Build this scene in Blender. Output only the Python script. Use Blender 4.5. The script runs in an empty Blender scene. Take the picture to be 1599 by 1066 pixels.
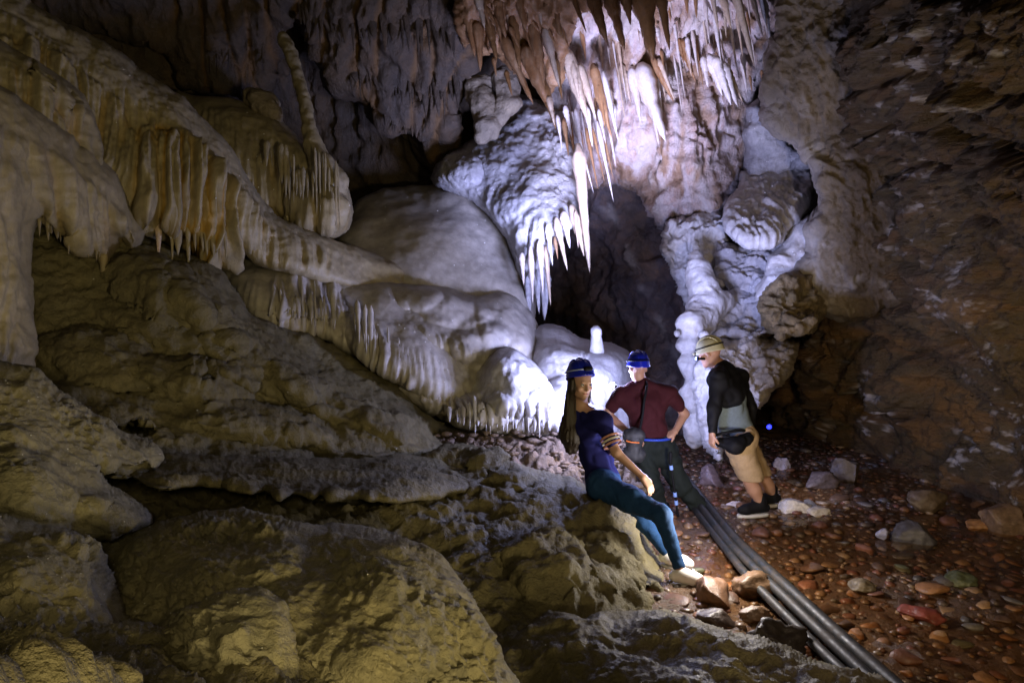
import bpy, math, random
import numpy as np
from mathutils import Vector
random.seed(7)
RNG = np.random.RandomState(7)
S = bpy.context.scene
COL = S.collection
R = math.radians

# ------------------------------------------------------------------ camera, world, light
CAM = np.array([0.0, 0.0, 1.95]); PITCH = R(-3.65); FPX = 1066.0
cd = bpy.data.cameras.new('camera'); cam = bpy.data.objects.new('camera', cd); COL.objects.link(cam)
cam.location = CAM; cam.rotation_euler = (R(90) + PITCH, 0, 0)
cd.sensor_width = 36.0; cd.lens = 24.0; cd.clip_start = 0.05; cd.clip_end = 200
S.camera = cam
w = bpy.data.worlds.new('World'); S.world = w; w.use_nodes = True
bgn = w.node_tree.nodes['Background']; bgn.inputs[0].default_value = (0.5, 0.48, 0.46, 1); bgn.inputs[1].default_value = 0.006
S.view_settings.view_transform = 'Standard'; S.view_settings.look = 'None'
S.view_settings.exposure = 0.0; S.view_settings.gamma = 1.0
S.render.engine = 'CYCLES'
try:
    S.cycles.use_denoising = True; S.cycles.max_bounces = 6; S.cycles.diffuse_bounces = 3
    S.cycles.sample_clamp_indirect = 4.0; S.cycles.caustics_reflective = False; S.cycles.caustics_refractive = False
except Exception: pass

def dirv(px, py):
    u = (np.asarray(px, float) - 799.5) / FPX; v = (533.0 - np.asarray(py, float)) / FPX
    return np.stack([u, math.cos(PITCH) - v * math.sin(PITCH) + 0 * u, math.sin(PITCH) + v * math.cos(PITCH) + 0 * u], -1)
def P(px, py, d):
    D = dirv(px, py); return CAM + D * (np.asarray(d, float) / D[..., 1])[..., None]
def G(px, py, z=0.0):
    D = dirv(px, py); return CAM + D * ((z - CAM[2]) / D[..., 2])[..., None]

def lamp(name, loc, power, col, radius=0.05, spot=None, target=None, blend=0.6):
    ld = bpy.data.lights.new(name, 'SPOT' if spot else 'POINT'); ld.energy = power; ld.color = col; ld.shadow_soft_size = radius
    o = bpy.data.objects.new(name, ld); COL.objects.link(o); o.location = loc
    if spot:
        ld.spot_size = R(spot); ld.spot_blend = blend
        o.rotation_euler = (Vector(target) - Vector(loc)).to_track_quat('-Z', 'Y').to_euler()
    return o
COOL = (0.47, 0.52, 1.0); WARM = (1.0, 0.80, 0.44)
# lamps of the party, and unseen lights standing in for their sweeps (a long exposure: each beam was swept over the rock, hence the soft sources)
lamp('hand_torch_light', P(957, 600, 6.15), 130, COOL, 0.10)
lamp('headlamp_light', P(1094, 566, 6.5), 14, COOL, 0.05)
lamp('torch_beam_block', P(955, 440, 6.4), 1000, COOL, 0.30, 66, P(840, 270, 8.6), 0.9)
lamp('torch_beam_dome', P(985, 630, 6.3), 360, COOL, 0.25, 100, P(860, 540, 7.0), 0.9)
lamp('torch_beam_ceiling', P(940, 520, 6.4), 2200, (0.58, 0.59, 1.0), 0.30, 44, P(1005, 140, 9.0), 0.9)
lamp('torch_beam_rocks', P(1030, 520, 6.2), 420, COOL, 0.25, 50, P(1150, 380, 8.0), 0.8)
lamp('fill_light_floor', P(1120, 790, 4.5), 48, (1.0, 0.90, 0.78), 0.10)  # added unseen lamp above the hoses, brightens shoe and gravel
lamp('torch_beam_knee', P(1050, 705, 5.1), 22, COOL, 0.08)
lamp('fill_light_feet', P(1215, 560, 6.2), 85, (0.75, 0.78, 1.0), 0.06, 46, G(1235, 775), 0.9)  # added unseen spot, brightens the stones by the man's feet
lamp('fill_light_ledge', P(955, 670, 6.1), 14, (1.0, 0.76, 0.48), 0.05, 80, P(865, 722, 6.0), 0.9)  # added unseen warm spot for the lit patch on the ledge
# unseen warm spots standing in for a photographer's torch swept over the rock
WARM = (1.0, 0.82, 0.42)
lamp('camera_torch_wall', (2.2, -1.6, 1.0), 430, WARM, 0.20, 56, P(300, 360, 6.5), 0.8)
lamp('camera_torch_near', (1.9, -0.1, 1.15), 115, WARM, 0.08, 80, P(480, 900, 2.4), 0.8)
lamp('fill_light_high', (0.3, -0.9, 2.5), 90, WARM, 0.25, 75, P(350, 700, 4.5), 0.9)  # added fill from above for the tops of the left rocks
lamp('camera_torch_right', (1.7, 0.2, 0.75), 330, (1.0, 0.74, 0.38), 0.06, 66, P(1460, 470, 6.0), 0.95)
lamp('fill_light_stream', (0.9, 0.4, 2.9), 115, (1.0, 0.74, 0.50), 0.15, 70, G(1400, 880), 0.9)  # added overhead spot to lift the dim streambed

# ------------------------------------------------------------------ noise
GT = RNG.normal(size=(256, 3)); GT /= np.linalg.norm(GT, axis=1)[:, None]; GT = GT.astype(np.float32)
def hsh(ix, iy, iz):
    h = (ix.astype(np.int64) * 73856093) ^ (iy.astype(np.int64) * 19349663) ^ (iz.astype(np.int64) * 83492791)
    h = (h ^ (h >> 13)) * 1274126177; return (h ^ (h >> 16))
def perlin(p):
    p = np.asarray(p, np.float32); i = np.floor(p).astype(np.int32); f = p - i
    t = f * f * f * (f * (f * 6 - 15) + 10); out = 0
    for a in (0, 1):
        for b in (0, 1):
            for c in (0, 1):
                g = GT[hsh(i[..., 0] + a, i[..., 1] + b, i[..., 2] + c) & 255]
                d = g[..., 0] * (f[..., 0] - a) + g[..., 1] * (f[..., 1] - b) + g[..., 2] * (f[..., 2] - c)
                wt = (t[..., 0] if a else 1 - t[..., 0]) * (t[..., 1] if b else 1 - t[..., 1]) * (t[..., 2] if c else 1 - t[..., 2])
                out = out + wt * d
    return out * 1.5
def fbm(p, octv=4, gain=0.5, off=0.0):
    p = np.asarray(p, np.float32) + off; s = 0; a = 1.0
    for k in range(octv):
        s = s + a * perlin(p); p = p * 2.03 + 11.3; a *= gain
    return s
def ridged(p, octv=4, gain=0.5, off=0.0):
    p = np.asarray(p, np.float32) + off; s = 0; a = 1.0
    for k in range(octv):
        s = s + a * (1 - 2 * np.abs(perlin(p))); p = p * 2.05 + 7.7; a *= gain
    return s
def worley(p, jit=0.9):
    p = np.asarray(p, np.float32); i = np.floor(p).astype(np.int32); f1 = np.full(p.shape[:-1], 9.0, np.float32); f2 = f1.copy(); idn = np.zeros(p.shape[:-1], np.int64)
    for a in (-1, 0, 1):
        for b in (-1, 0, 1):
            for c in (-1, 0, 1):
                h = hsh(i[..., 0] + a, i[..., 1] + b, i[..., 2] + c)
                qx = i[..., 0] + a + .5 + jit * ((h & 255) / 255.0 - .5); qy = i[..., 1] + b + .5 + jit * (((h >> 8) & 255) / 255.0 - .5); qz = i[..., 2] + c + .5 + jit * (((h >> 16) & 255) / 255.0 - .5)
                d = np.sqrt((p[..., 0] - qx) ** 2 + (p[..., 1] - qy) ** 2 + (p[..., 2] - qz) ** 2).astype(np.float32)
                n = d < f1; f2 = np.where(n, f1, np.minimum(f2, d)); idn = np.where(n, h & 1023, idn); f1 = np.where(n, d, f1)
    return f1, f2, idn
def sst(a, b, x):
    t = np.clip((x - a) / (b - a), 0, 1); return t * t * (3 - 2 * t)

# ------------------------------------------------------------------ objects
def tag(o, label=None, cat=None, group=None, kind=None):
    if label: o['label'] = label
    if cat: o['category'] = cat
    if group: o['group'] = group
    if kind: o['kind'] = kind
    return o
def link(name, me, mat=None, parent=None):
    o = bpy.data.objects.new(name, me); COL.objects.link(o)
    if mat is not None and len(me.materials) == 0: me.materials.append(mat)
    if parent is not None:
        o.parent = parent; o.matrix_parent_inverse = parent.matrix_basis.inverted()
    return o
def empty(name, loc):
    o = bpy.data.objects.new(name, None); COL.objects.link(o); o.location = Vector(loc); return o
def mk_mesh(name, V, F, smooth=True, attrs=None):
    V = np.asarray(V, np.float32); F = np.asarray(F, np.int32); n = F.shape[1]
    me = bpy.data.meshes.new(name); me.vertices.add(len(V)); me.vertices.foreach_set('co', V.ravel())
    me.loops.add(F.size); me.loops.foreach_set('vertex_index', F.ravel())
    me.polygons.add(len(F)); me.polygons.foreach_set('loop_start', np.arange(0, F.size, n, dtype=np.int32))
    me.polygons.foreach_set('loop_total', np.full(len(F), n, np.int32))
    me.update(calc_edges=True); me.validate()
    if smooth: me.polygons.foreach_set('use_smooth', np.ones(len(me.polygons), bool))
    if attrs:
        for k, v in attrs.items():
            a = me.attributes.new(k, 'FLOAT', 'POINT'); a.data.foreach_set('value', np.asarray(v, np.float32))
    return me
def add(name, V, F, mat, parent=None, smooth=True, attrs=None):
    """one mesh object with its origin at its base centre"""
    V = np.asarray(V, float)
    if parent is None:
        org = np.array([V[:, 0].mean(), V[:, 1].mean(), V[:, 2].min()]); o = link(name, mk_mesh(name, V - org, F, smooth, attrs), mat); o.location = org
    else:
        org = np.zeros(3); q = parent
        while q is not None: org = org + np.array(q.location); q = q.parent
        o = link(name, mk_mesh(name, V - org, F, smooth, attrs), mat); o.parent = parent
    return o

# ------------------------------------------------------------------ materials
def rock_mat(name, c1, c2, c3=None, stain_shade=(0.30, 0.15, 0.035), scale=2.0, rough=0.6, bump=0.5, streak=0.0, c3amt=0.5, fine=60.0, bd=0.012, spec=0.5, speck=0.0, strata=0.0, crack=0.0):
    m = bpy.data.materials.new(name); m.use_nodes = True; nt = m.node_tree; N = nt.nodes; L = nt.links
    bs = N['Principled BSDF']
    tc = N.new('ShaderNodeNewGeometry')
    def mapn(s, r=(0, 0, 0)):
        q = N.new('ShaderNodeMapping'); q.inputs['Scale'].default_value = s; q.inputs['Rotation'].default_value = r; L.new(tc.outputs['Position'], q.inputs['Vector']); return q.outputs[0]
    def noise(vec, sc, det=6, ro=0.6, dist=0.0):
        q = N.new('ShaderNodeTexNoise'); q.inputs['Scale'].default_value = sc; q.inputs['Detail'].default_value = det; q.inputs['Roughness'].default_value = ro; q.inputs['Distortion'].default_value = dist
        L.new(vec, q.inputs['Vector']); return q.outputs['Fac']
    def ramp(fac, a, b):
        q = N.new('ShaderNodeMapRange'); q.inputs[1].default_value = a; q.inputs[2].default_value = b; L.new(fac, q.inputs[0]); return q.outputs[0]
    def mix(fac, a, b, ty='MIX'):
        q = N.new('ShaderNodeMix'); q.data_type = 'RGBA'; q.blend_type = ty
        if isinstance(fac, float): q.inputs[0].default_value = fac
        else: L.new(fac, q.inputs[0])
        for s, v in ((6, a), (7, b)):
            if isinstance(v, tuple): q.inputs[s].default_value = (*v, 1)
            else: L.new(v, q.inputs[s])
        return q.outputs[2]
    def math_(op, a, b):
        q = N.new('ShaderNodeMath'); q.operation = op
        for s, v in ((0, a), (1, b)):
            if isinstance(v, (int, float)): q.inputs[s].default_value = v
            else: L.new(v, q.inputs[s])
        return q.outputs[0]
    iso = mapn((1, 1, 1))
    if streak: iso2 = mapn((1, 1, max(0.05, 1 - streak)))
    elif strata: iso2 = mapn((0.35, 0.35, 1.6), (0, R(18), 0))
    else: iso2 = iso
    n1 = noise(iso2, scale, 8, 0.65, 0.6); n2 = noise(iso2, scale * 3.1, 8, 0.7, 1.0); n3 = noise(iso, scale * 9, 5, 0.6)
    col = mix(ramp(n1, 0.36, 0.64), c1, c2)
    if c3: col = mix(math_('MULTIPLY', ramp(n2, 0.44, 0.72), c3amt), col, c3)
    col = mix(0.55, col, mix(ramp(n3, 0.32, 0.68), (0.34, 0.34, 0.34), (0.68, 0.68, 0.68)), 'OVERLAY')
    at = N.new('ShaderNodeAttribute'); at.attribute_name = 'stain_shade'
    col = mix(at.outputs['Fac'], col, mix(ramp(n2, 0.35, 0.65), stain_shade, tuple(x * 0.45 for x in stain_shade)))
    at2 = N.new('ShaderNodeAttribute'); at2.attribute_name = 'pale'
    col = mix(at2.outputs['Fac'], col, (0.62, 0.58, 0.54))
    if crack:
        vo = N.new('ShaderNodeTexVoronoi'); vo.feature = 'DISTANCE_TO_EDGE'; vo.inputs['Scale'].default_value = crack; L.new(iso2, vo.inputs['Vector'])
        col = mix(ramp(vo.outputs['Distance'], 0.05, 0.0), col, (0.03, 0.022, 0.018))
    L.new(col, bs.inputs['Base Color'])
    bs.inputs['Specular IOR Level'].default_value = spec
    L.new(math_('ADD', ramp(n2, 0.2, 0.8), rough - 0.5), bs.inputs['Roughness']) if False else None
    rr = N.new('ShaderNodeMapRange'); rr.inputs[1].default_value = 0.3; rr.inputs[2].default_value = 0.7; rr.inputs[3].default_value = max(0.05, rough - 0.16); rr.inputs[4].default_value = min(1, rough + 0.16)
    L.new(n2, rr.inputs[0]); L.new(rr.outputs[0], bs.inputs['Roughness'])
    b1 = noise(iso2, fine * 0.28, 6, 0.62, 0.3); b2 = noise(iso, fine, 4, 0.6)
    b3 = noise(iso, fine * 2.7, 3, 0.7); h = math_('ADD', math_('ADD', b1, math_('MULTIPLY', b2, 0.5)), math_('MULTIPLY', b3, 0.22))
    bu = N.new('ShaderNodeBump'); bu.inputs['Strength'].default_value = bump; bu.inputs['Distance'].default_value = bd * 1.8; L.new(h, bu.inputs['Height']); L.new(bu.outputs[0], bs.inputs['Normal'])
    return m
def plain(name, c, rough=0.6, metal=0.0, bump=0.0, sc=200.0, emit=None, es=0.0, var=0.25, spec=0.5):
    m = bpy.data.materials.new(name); m.use_nodes = True; nt = m.node_tree; N = nt.nodes; L = nt.links; bs = N['Principled BSDF']
    nz = N.new('ShaderNodeTexNoise'); nz.inputs['Scale'].default_value = sc * 0.12; nz.inputs['Detail'].default_value = 6
    g = N.new('ShaderNodeNewGeometry'); L.new(g.outputs['Position'], nz.inputs['Vector'])
    mx = N.new('ShaderNodeMix'); mx.data_type = 'RGBA'; mx.inputs[6].default_value = (*[x * (1 - var) for x in c], 1); mx.inputs[7].default_value = (*[min(1, x * (1 + var)) for x in c], 1)
    L.new(nz.outputs['Fac'], mx.inputs[0]); L.new(mx.outputs[2], bs.inputs['Base Color'])
    bs.inputs['Roughness'].default_value = rough; bs.inputs['Metallic'].default_value = metal; bs.inputs['Specular IOR Level'].default_value = 0.2 if (rough >= .7 and spec == .5) else spec
    if bump:
        n2 = N.new('ShaderNodeTexNoise'); n2.inputs['Scale'].default_value = sc; L.new(g.outputs['Position'], n2.inputs['Vector'])
        bu = N.new('ShaderNodeBump'); bu.inputs['Strength'].default_value = bump; bu.inputs['Distance'].default_value = 0.004; L.new(n2.outputs['Fac'], bu.inputs['Height']); L.new(bu.outputs[0], bs.inputs['Normal'])
    if emit:
        bs.inputs['Emission Color'].default_value = (*emit, 1); bs.inputs['Emission Strength'].default_value = es
    return m

M_near = rock_mat('calcite_tan', (0.33, 0.285, 0.155), (0.25, 0.225, 0.14), (0.16, 0.15, 0.115), scale=2.2, rough=0.62, bump=0.9, fine=110, bd=0.012, spec=0.35)
M_slope = rock_mat('calcite_brown', (0.185, 0.160, 0.085), (0.125, 0.108, 0.062), (0.22, 0.18, 0.085), scale=1.6, rough=0.62, bump=0.9, fine=70, bd=0.015, spec=0.3)
M_drape = rock_mat('flowstone_beige', (0.36, 0.30, 0.175), (0.27, 0.225, 0.14), (0.20, 0.175, 0.13), stain_shade=(0.42, 0.25, 0.045), scale=1.5, rough=0.5, streak=0.85, bump=0.45, fine=60)
M_mound = rock_mat('flowstone_grey', (0.44, 0.40, 0.34), (0.34, 0.31, 0.27), (0.27, 0.24, 0.20), scale=1.2, rough=0.5, bump=0.35, fine=90, bd=0.008)
M_white = rock_mat('calcite_white', (0.60, 0.58, 0.58), (0.50, 0.48, 0.47), (0.42, 0.38, 0.33), stain_shade=(0.30, 0.24, 0.17), scale=1.8, rough=0.5, bump=0.5, c3amt=0.45, fine=70, bd=0.01)
M_block = rock_mat('calcite_blue_grey', (0.50, 0.49, 0.50), (0.34, 0.33, 0.35), (0.24, 0.22, 0.23), scale=1.6, rough=0.5, bump=0.8, fine=50, bd=0.02)
M_back = rock_mat('cave_wall_brown', (0.095, 0.068, 0.042), (0.062, 0.048, 0.037), (0.15, 0.085, 0.035), scale=1.1, rough=0.6, streak=0.75, bump=0.9, fine=40, bd=0.03)
M_pink = rock_mat('cave_wall_pink', (0.56, 0.50, 0.50), (0.45, 0.34, 0.27), (0.34, 0.16, 0.08), scale=1.5, rough=0.55, streak=0.72, bump=0.9, c3amt=0.85, fine=40, bd=0.03)
M_cavity = rock_mat('cavity_dark', (0.17, 0.14, 0.15), (0.10, 0.08, 0.075), (0.34, 0.20, 0.12), scale=1.3, rough=0.5, bump=0.9, fine=40, bd=0.03)
M_orange = rock_mat('stalactite_orange', (0.30, 0.155, 0.065), (0.22, 0.10, 0.035), (0.42, 0.30, 0.17), scale=3.0, rough=0.4, streak=0.9, bump=0.7, fine=60, bd=0.012)
M_brown = rock_mat('stalactite_brown', (0.20, 0.10, 0.035), (0.13, 0.06, 0.02), (0.26, 0.15, 0.06), scale=3.0, rough=0.35, streak=0.9, bump=0.6, fine=60, bd=0.012)
M_cream = rock_mat('stalactite_cream', (0.52, 0.42, 0.30), (0.44, 0.30, 0.19), (0.60, 0.54, 0.46), scale=3.0, rough=0.4, streak=0.9, bump=0.6, fine=60, bd=0.012)
M_pale = rock_mat('stalactite_white', (0.70, 0.66, 0.64), (0.56, 0.48, 0.42), (0.5, 0.36, 0.24), scale=3.0, rough=0.4, streak=0.9, bump=0.5, c3amt=0.5, fine=60, bd=0.012)
M_right = rock_mat('cave_wall_dark', (0.125, 0.086, 0.036), (0.065, 0.046, 0.021), (0.20, 0.088, 0.03), scale=0.9, rough=0.58, strata=1, bump=1.0, fine=45, bd=0.03)
M_lip = rock_mat('limestone_tan', (0.30, 0.24, 0.16), (0.20, 0.165, 0.12), (0.12, 0.10, 0.07), stain_shade=(0.12, 0.082, 0.045), scale=1.4, rough=0.55, bump=0.9, fine=45, bd=0.02)
M_olive = rock_mat('limestone_olive', (0.15, 0.12, 0.06), (0.27, 0.20, 0.10), (0.05, 0.04, 0.025), scale=2.0, rough=0.5, bump=1.0, c3amt=0.8, fine=45, bd=0.02)
M_floor = rock_mat('cave_floor_gravel', (0.12, 0.068, 0.040), (0.08, 0.048, 0.030), (0.22, 0.13, 0.07), scale=5.0, rough=0.35, bump=0.9, fine=90, bd=0.012)
M_rubble = rock_mat('rubble', (0.20, 0.14, 0.09), (0.13, 0.09, 0.06), (0.26, 0.20, 0.14), scale=4.0, rough=0.6, bump=0.9, fine=60, bd=0.012)

# ------------------------------------------------------------------ rock masses
def interp(ctrl, X, Y):
    C = np.array(ctrl, float); xy = C[:, :2] / 300.0; c2 = 0.04
    def K(a, b): return -np.sqrt(((a[:, None, :] - b[None]) ** 2).sum(-1) + c2)
    n = len(C); A = np.zeros((n + 3, n + 3)); A[:n, :n] = K(xy, xy) + np.eye(n) * 0.01
    A[:n, n] = 1; A[:n, n + 1:n + 3] = xy; A[n, :n] = 1; A[n + 1:n + 3, :n] = xy.T
    s = np.linalg.solve(A, np.r_[C[:, 2], 0, 0, 0]); Q = np.stack([X.ravel(), Y.ravel()], 1) / 300.0
    return (K(Q, xy) @ s[:n] + s[n] + Q @ s[n + 1:]).reshape(X.shape)
def polydist(poly, X, Y, near=False):
    """signed distance to polygon (positive inside) and nearest boundary point"""
    A = np.array(poly, float); B = np.roll(A, -1, 0); x = X.ravel(); y = Y.ravel()
    best = np.full(x.shape, 1e18); bx = np.zeros_like(x); by = np.zeros_like(x); ins = np.zeros(x.shape, bool)
    for (ax, ay), (cx, cy) in zip(A, B):
        ex, ey = cx - ax, cy - ay; L2 = ex * ex + ey * ey + 1e-9
        t = np.clip(((x - ax) * ex + (y - ay) * ey) / L2, 0, 1); qx = ax + t * ex; qy = ay + t * ey
        d = (x - qx) ** 2 + (y - qy) ** 2; n = d < best; best = np.where(n, d, best); bx = np.where(n, qx, bx); by = np.where(n, qy, by)
        c = ((ay > y) != (cy > y)); ins ^= c & (x < (cx - ax) * (y - ay) / (cy - ay + 1e-12) + ax)
    s = np.sqrt(best) * np.where(ins, 1, -1)
    return s.reshape(X.shape), bx.reshape(X.shape), by.reshape(X.shape)
def rough_poly(poly, amp, seed=0, seg=14.0):
    out = []; A = np.array(poly, float); rr = np.random.RandomState(seed)
    # Catmull-Rom through the outline, then a little irregularity
    n = len(A)
    for i in range(n):
        p0, p1, p2, p3 = A[i - 1], A[i], A[(i + 1) % n], A[(i + 2) % n]; L = np.linalg.norm(p2 - p1); k = max(1, int(L / seg))
        if L > 260: k = 1
        for j in range(k):
            t = j / k
            if k == 1 or L > 260: q = p1 + (p2 - p1) * t
            else: q = 0.5 * ((2 * p1) + (-p0 + p2) * t + (2 * p0 - 5 * p1 + 4 * p2 - p3) * t * t + (-p0 + 3 * p1 - 3 * p2 + p3) * t ** 3)
            out.append(q + (rr.normal(size=2) * amp if amp else 0))
    return out
def mass(name, poly, ctrl, mat, step=3.0, edge=30, back=0.5, disp=None, bumps=(), flutes=(), pits=(), jit=1.2, seed=1, parent=None, label=None, cat=None, kind=None, pale=None, stain_shade_f=None, group=None, margin=0.0):
    pl = rough_poly(poly, jit, seed); A = np.array(pl)
    x0, y0 = A.min(0) - step; x1, y1 = A.max(0) + step
    X, Y = np.meshgrid(np.arange(x0, x1 + step, step), np.arange(y0, y1 + step, step))
    s, bx, by = polydist(pl, X, Y)
    out = s < 0; near = s > -step * 1.5
    Xc = np.where(out, bx, X); Yc = np.where(out, by, Y); s = np.maximum(s, 0)
    d = interp(ctrl, Xc, Yc)
    for (cx, cy, rx, ry, am, *an) in bumps:
        th = R(an[0]) if an else 0; dx = Xc - cx; dy = Yc - cy; u = (dx * math.cos(th) + dy * math.sin(th)) / rx; v = (-dx * math.sin(th) + dy * math.cos(th)) / ry
        wob = 0.16 * perlin(np.stack([Xc / 38 + seed, Yc / 38, 0 * Xc + cx], -1))
        d = d - am * np.clip(1 - (u * u + v * v) * (1 + wob * 2), 0, 1) ** 0.8
    t = np.clip(s / edge, 0, 1); d = d + back * (1 - np.sqrt(np.clip(1 - (1 - t) ** 2, 0, 1)))
    for (cx, cy, rx, ry, am) in pits:
        q = ((Xc - cx) / rx) ** 2 + ((Yc - cy) / ry) ** 2; q = q * (1 + 0.6 * fbm(np.stack([Xc / 20, Yc / 20, 0 * Xc], -1), 2)); d = d + am * sst(1.0, 0.45, q)
    W = P(Xc, Yc, d)
    stain_shade = np.zeros_like(d); pal = np.zeros_like(d)
    def normals(W):
        du = np.gradient(W, axis=1); dv = np.gradient(W, axis=0); n = np.cross(du, dv); n /= (np.linalg.norm(n, axis=-1, keepdims=True) + 1e-12)
        flip = ((n * (CAM - W)).sum(-1) < 0); n[flip] *= -1; return n
    nr = normals(W)
    h = np.zeros_like(d)
    if disp: h = h + disp(W, Xc, Yc)
    for fl in flutes:
        fp, freq, am = fl[0], fl[1], fl[2]; st = fl[3] if len(fl) > 3 else 0.0; tilt = fl[4] if len(fl) > 4 else 0.0
        fs, _, _ = polydist(rough_poly(fp, 3, 5), Xc, Yc); mk = sst(0, 16, fs)
        zz = W[..., 2]; u = W[..., 0] + 0.35 * W[..., 1] + tilt * zz
        wv = 0.05 * perlin(np.stack([u * 2.2, zz * 1.5, 0 * u + seed], -1))
        nz = np.abs(perlin(np.stack([(u + wv) * freq, zz * 0.7, 0 * u + 3.3], -1))); nz2 = np.abs(perlin(np.stack([(u + wv) * freq * 2.6, zz * 1.2, 0 * u + 9.3], -1)))
        prof = np.clip(nz * 2.6, 0, 1) ** 0.6 + 0.35 * np.clip(nz2 * 2.5, 0, 1) ** 0.7
        h = h + mk * am * (prof - 0.55); stain_shade = np.maximum(stain_shade, mk * st * sst(0.85, 0.5, prof))
    ef = 0.35 + 0.65 * np.clip(s / 12, 0, 1)
    W = W + nr * (h * ef)[..., None]
    if pale is not None: pal = np.clip(pale(W, Xc, Yc), 0, 1)
    if stain_shade_f is not None: stain_shade = np.clip(np.maximum(stain_shade, stain_shade_f(W, Xc, Yc)), 0, 1)
    ny, nx = X.shape; idx = np.arange(nx * ny).reshape(ny, nx)
    ins = ~out; ok = (ins[:-1, :-1].astype(int) + ins[1:, :-1] + ins[:-1, 1:] + ins[1:, 1:]) >= 1
    F = np.stack([idx[:-1, :-1][ok], idx[1:, :-1][ok], idx[1:, 1:][ok], idx[:-1, 1:][ok]], 1)
    used = np.unique(F); rm = np.full(nx * ny, -1); rm[used] = np.arange(len(used)); F = rm[F]
    V = W.reshape(-1, 3)[used]; sa = stain_shade.ravel()[used]; pa = pal.ravel()[used]
    # side skirt so that the mass has real thickness behind its rim
    E = np.concatenate([F[:, [0, 1]], F[:, [1, 2]], F[:, [2, 3]], F[:, [3, 0]]]); key = np.sort(E, 1); k1 = key[:, 0].astype(np.int64) * len(V) + key[:, 1]
    _, inv, cnt = np.unique(k1, return_inverse=True, return_counts=True); be = E[cnt[inv] == 1]; bv = np.unique(be)
    mp = {int(v): i + len(V) for i, v in enumerate(bv)}; cen = V.mean(0); NV = V[bv].copy(); NV = NV + (cen - NV) * 0.05; kd = (1 + max(0.25, back * 0.8) / NV[:, 1:2]); NV = CAM + (NV - CAM) * kd
    F2 = np.array([[a, mp[int(a)], mp[int(b)], b] for a, b in be]) if len(be) else np.zeros((0, 4), int)
    V = np.vstack([V, NV]); F = np.vstack([F, F2]); sa = np.r_[sa, sa[bv]]; pa = np.r_[pa, pa[bv]]
    o = add(name, V, F, mat, parent, True, {'stain_shade': sa, 'pale': pa})
    tag(o, label, cat, group, kind); return o

# surface characters (metres)
def d_near(W, X, Y):
    q = W; wr = 0.05 * np.stack([fbm(q * 3, 2), fbm(q * 3, 2, off=5), fbm(q * 3, 2, off=9)], -1)
    s = (q + wr) @ np.array([[0.9, 0.1, 0.3], [-.1, 1, .1], [-.5, -.1, 0.8]])
    f1, f2, _ = worley(s * np.array([20, 20, 40])); g1, _, _ = worley(s * np.array([44, 44, 80]) + 3)
    pit = 0.25 + 0.75 * sst(-0.25, 0.35, fbm(q * 2.6, 3, off=2.2))
    return 0.05 * fbm(q * 2.0, 3) + pit * (0.062 * np.clip(f1 - 0.10, 0, .7) + 0.020 * g1 - 0.03) + 0.020 * np.abs(perlin(s * np.array([5, 5, 11]))) + 0.004 * fbm(q * 40, 3)
def d_smooth(a=0.05, sc=1.6, fine=0.008):
    return lambda W, X, Y: a * fbm(W * sc, 4, 0.42) + fine * fbm(W * 14, 3) + 0.9 * fine * ridged(W * np.array([11, 11, 4.0]), 4, .6)
def d_slope(W, X, Y):
    q = W * np.array([0.8, 0.8, 1.5]); q = q + 0.3 * fbm(W * 0.8, 2)[..., None]
    return 0.10 * fbm(q * 1.2, 3, 0.4) + 0.03 * fbm(q * 4, 3, 0.5) + 0.012 * fbm(W * 14, 4, 0.6) + 0.018 * ridged(W * np.array([6, 6, 9]), 4, .6)
def d_rough(a=0.12, sc=1.4, ani=(1, 1, 1), cell=0.05, csc=2.5):
    an = np.array(ani)
    def f(W, X, Y):
        q = W * an; wr = fbm(q * 1.5, 3)[..., None] * 0.25; f1, f2, idn = worley((q + wr) * csc)
        return a * fbm(q * sc, 6, 0.55) + cell * (np.clip((f2 - f1) * 2.2, 0, 1) - 0.6) + cell * 0.8 * ((idn % 97) / 97.0 - 0.5) + a * 0.25 * ridged(q * sc * 3.3, 4)
    return f
def d_right(W, X, Y):
    ca, sa_ = math.cos(R(14)), math.sin(R(14)); u = W[..., 1] * 0.8 + W[..., 0] * 0.6; z = W[..., 2]
    uu = u * ca + z * sa_; zz = -u * sa_ + z * ca; q = np.stack([uu * 0.55, W[..., 0] * 0.5, zz * 1.3], -1)
    q = q + 0.30 * fbm(W * 0.8, 4)[..., None]; f1, f2, idn = worley(q * 1.5); g1, g2, idg = worley(q * 4.2 + 5); k1, k2, _ = worley(q * 10 + 9)
    crack = np.clip((f2 - f1) * 6, 0, 1); c2 = np.clip((g2 - g1) * 5, 0, 1); msk = sst(-.3, .4, fbm(W * 1.1, 3, off=17))
    return 0.22 * fbm(W * 0.8, 3) + 0.26 * ((idn % 89) / 89.0 - 0.5) + 0.12 * (crack - 1) + msk * (0.05 * (c2 - 1) + 0.09 * ((idg % 83) / 83.0 - .5)) + msk * 0.03 * np.clip((k2 - k1) * 4, 0, 1) + 0.045 * ridged(q * 5, 6, 0.62) + 0.02 * fbm(W * 16, 4, .65)
def d_stream(a=0.10, f=3.0, fz=0.35, base=0.12):
    def g(W, X, Y):
        q = W * np.array([f, f * 0.6, f * fz]) + 0.4 * fbm(W * 1.2, 3)[..., None]
        return base * fbm(W * 0.9, 4) + a * ridged(q, 5, 0.55) * 0.5 + 0.02 * fbm(W * 10, 4, .6)
    return g
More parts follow.
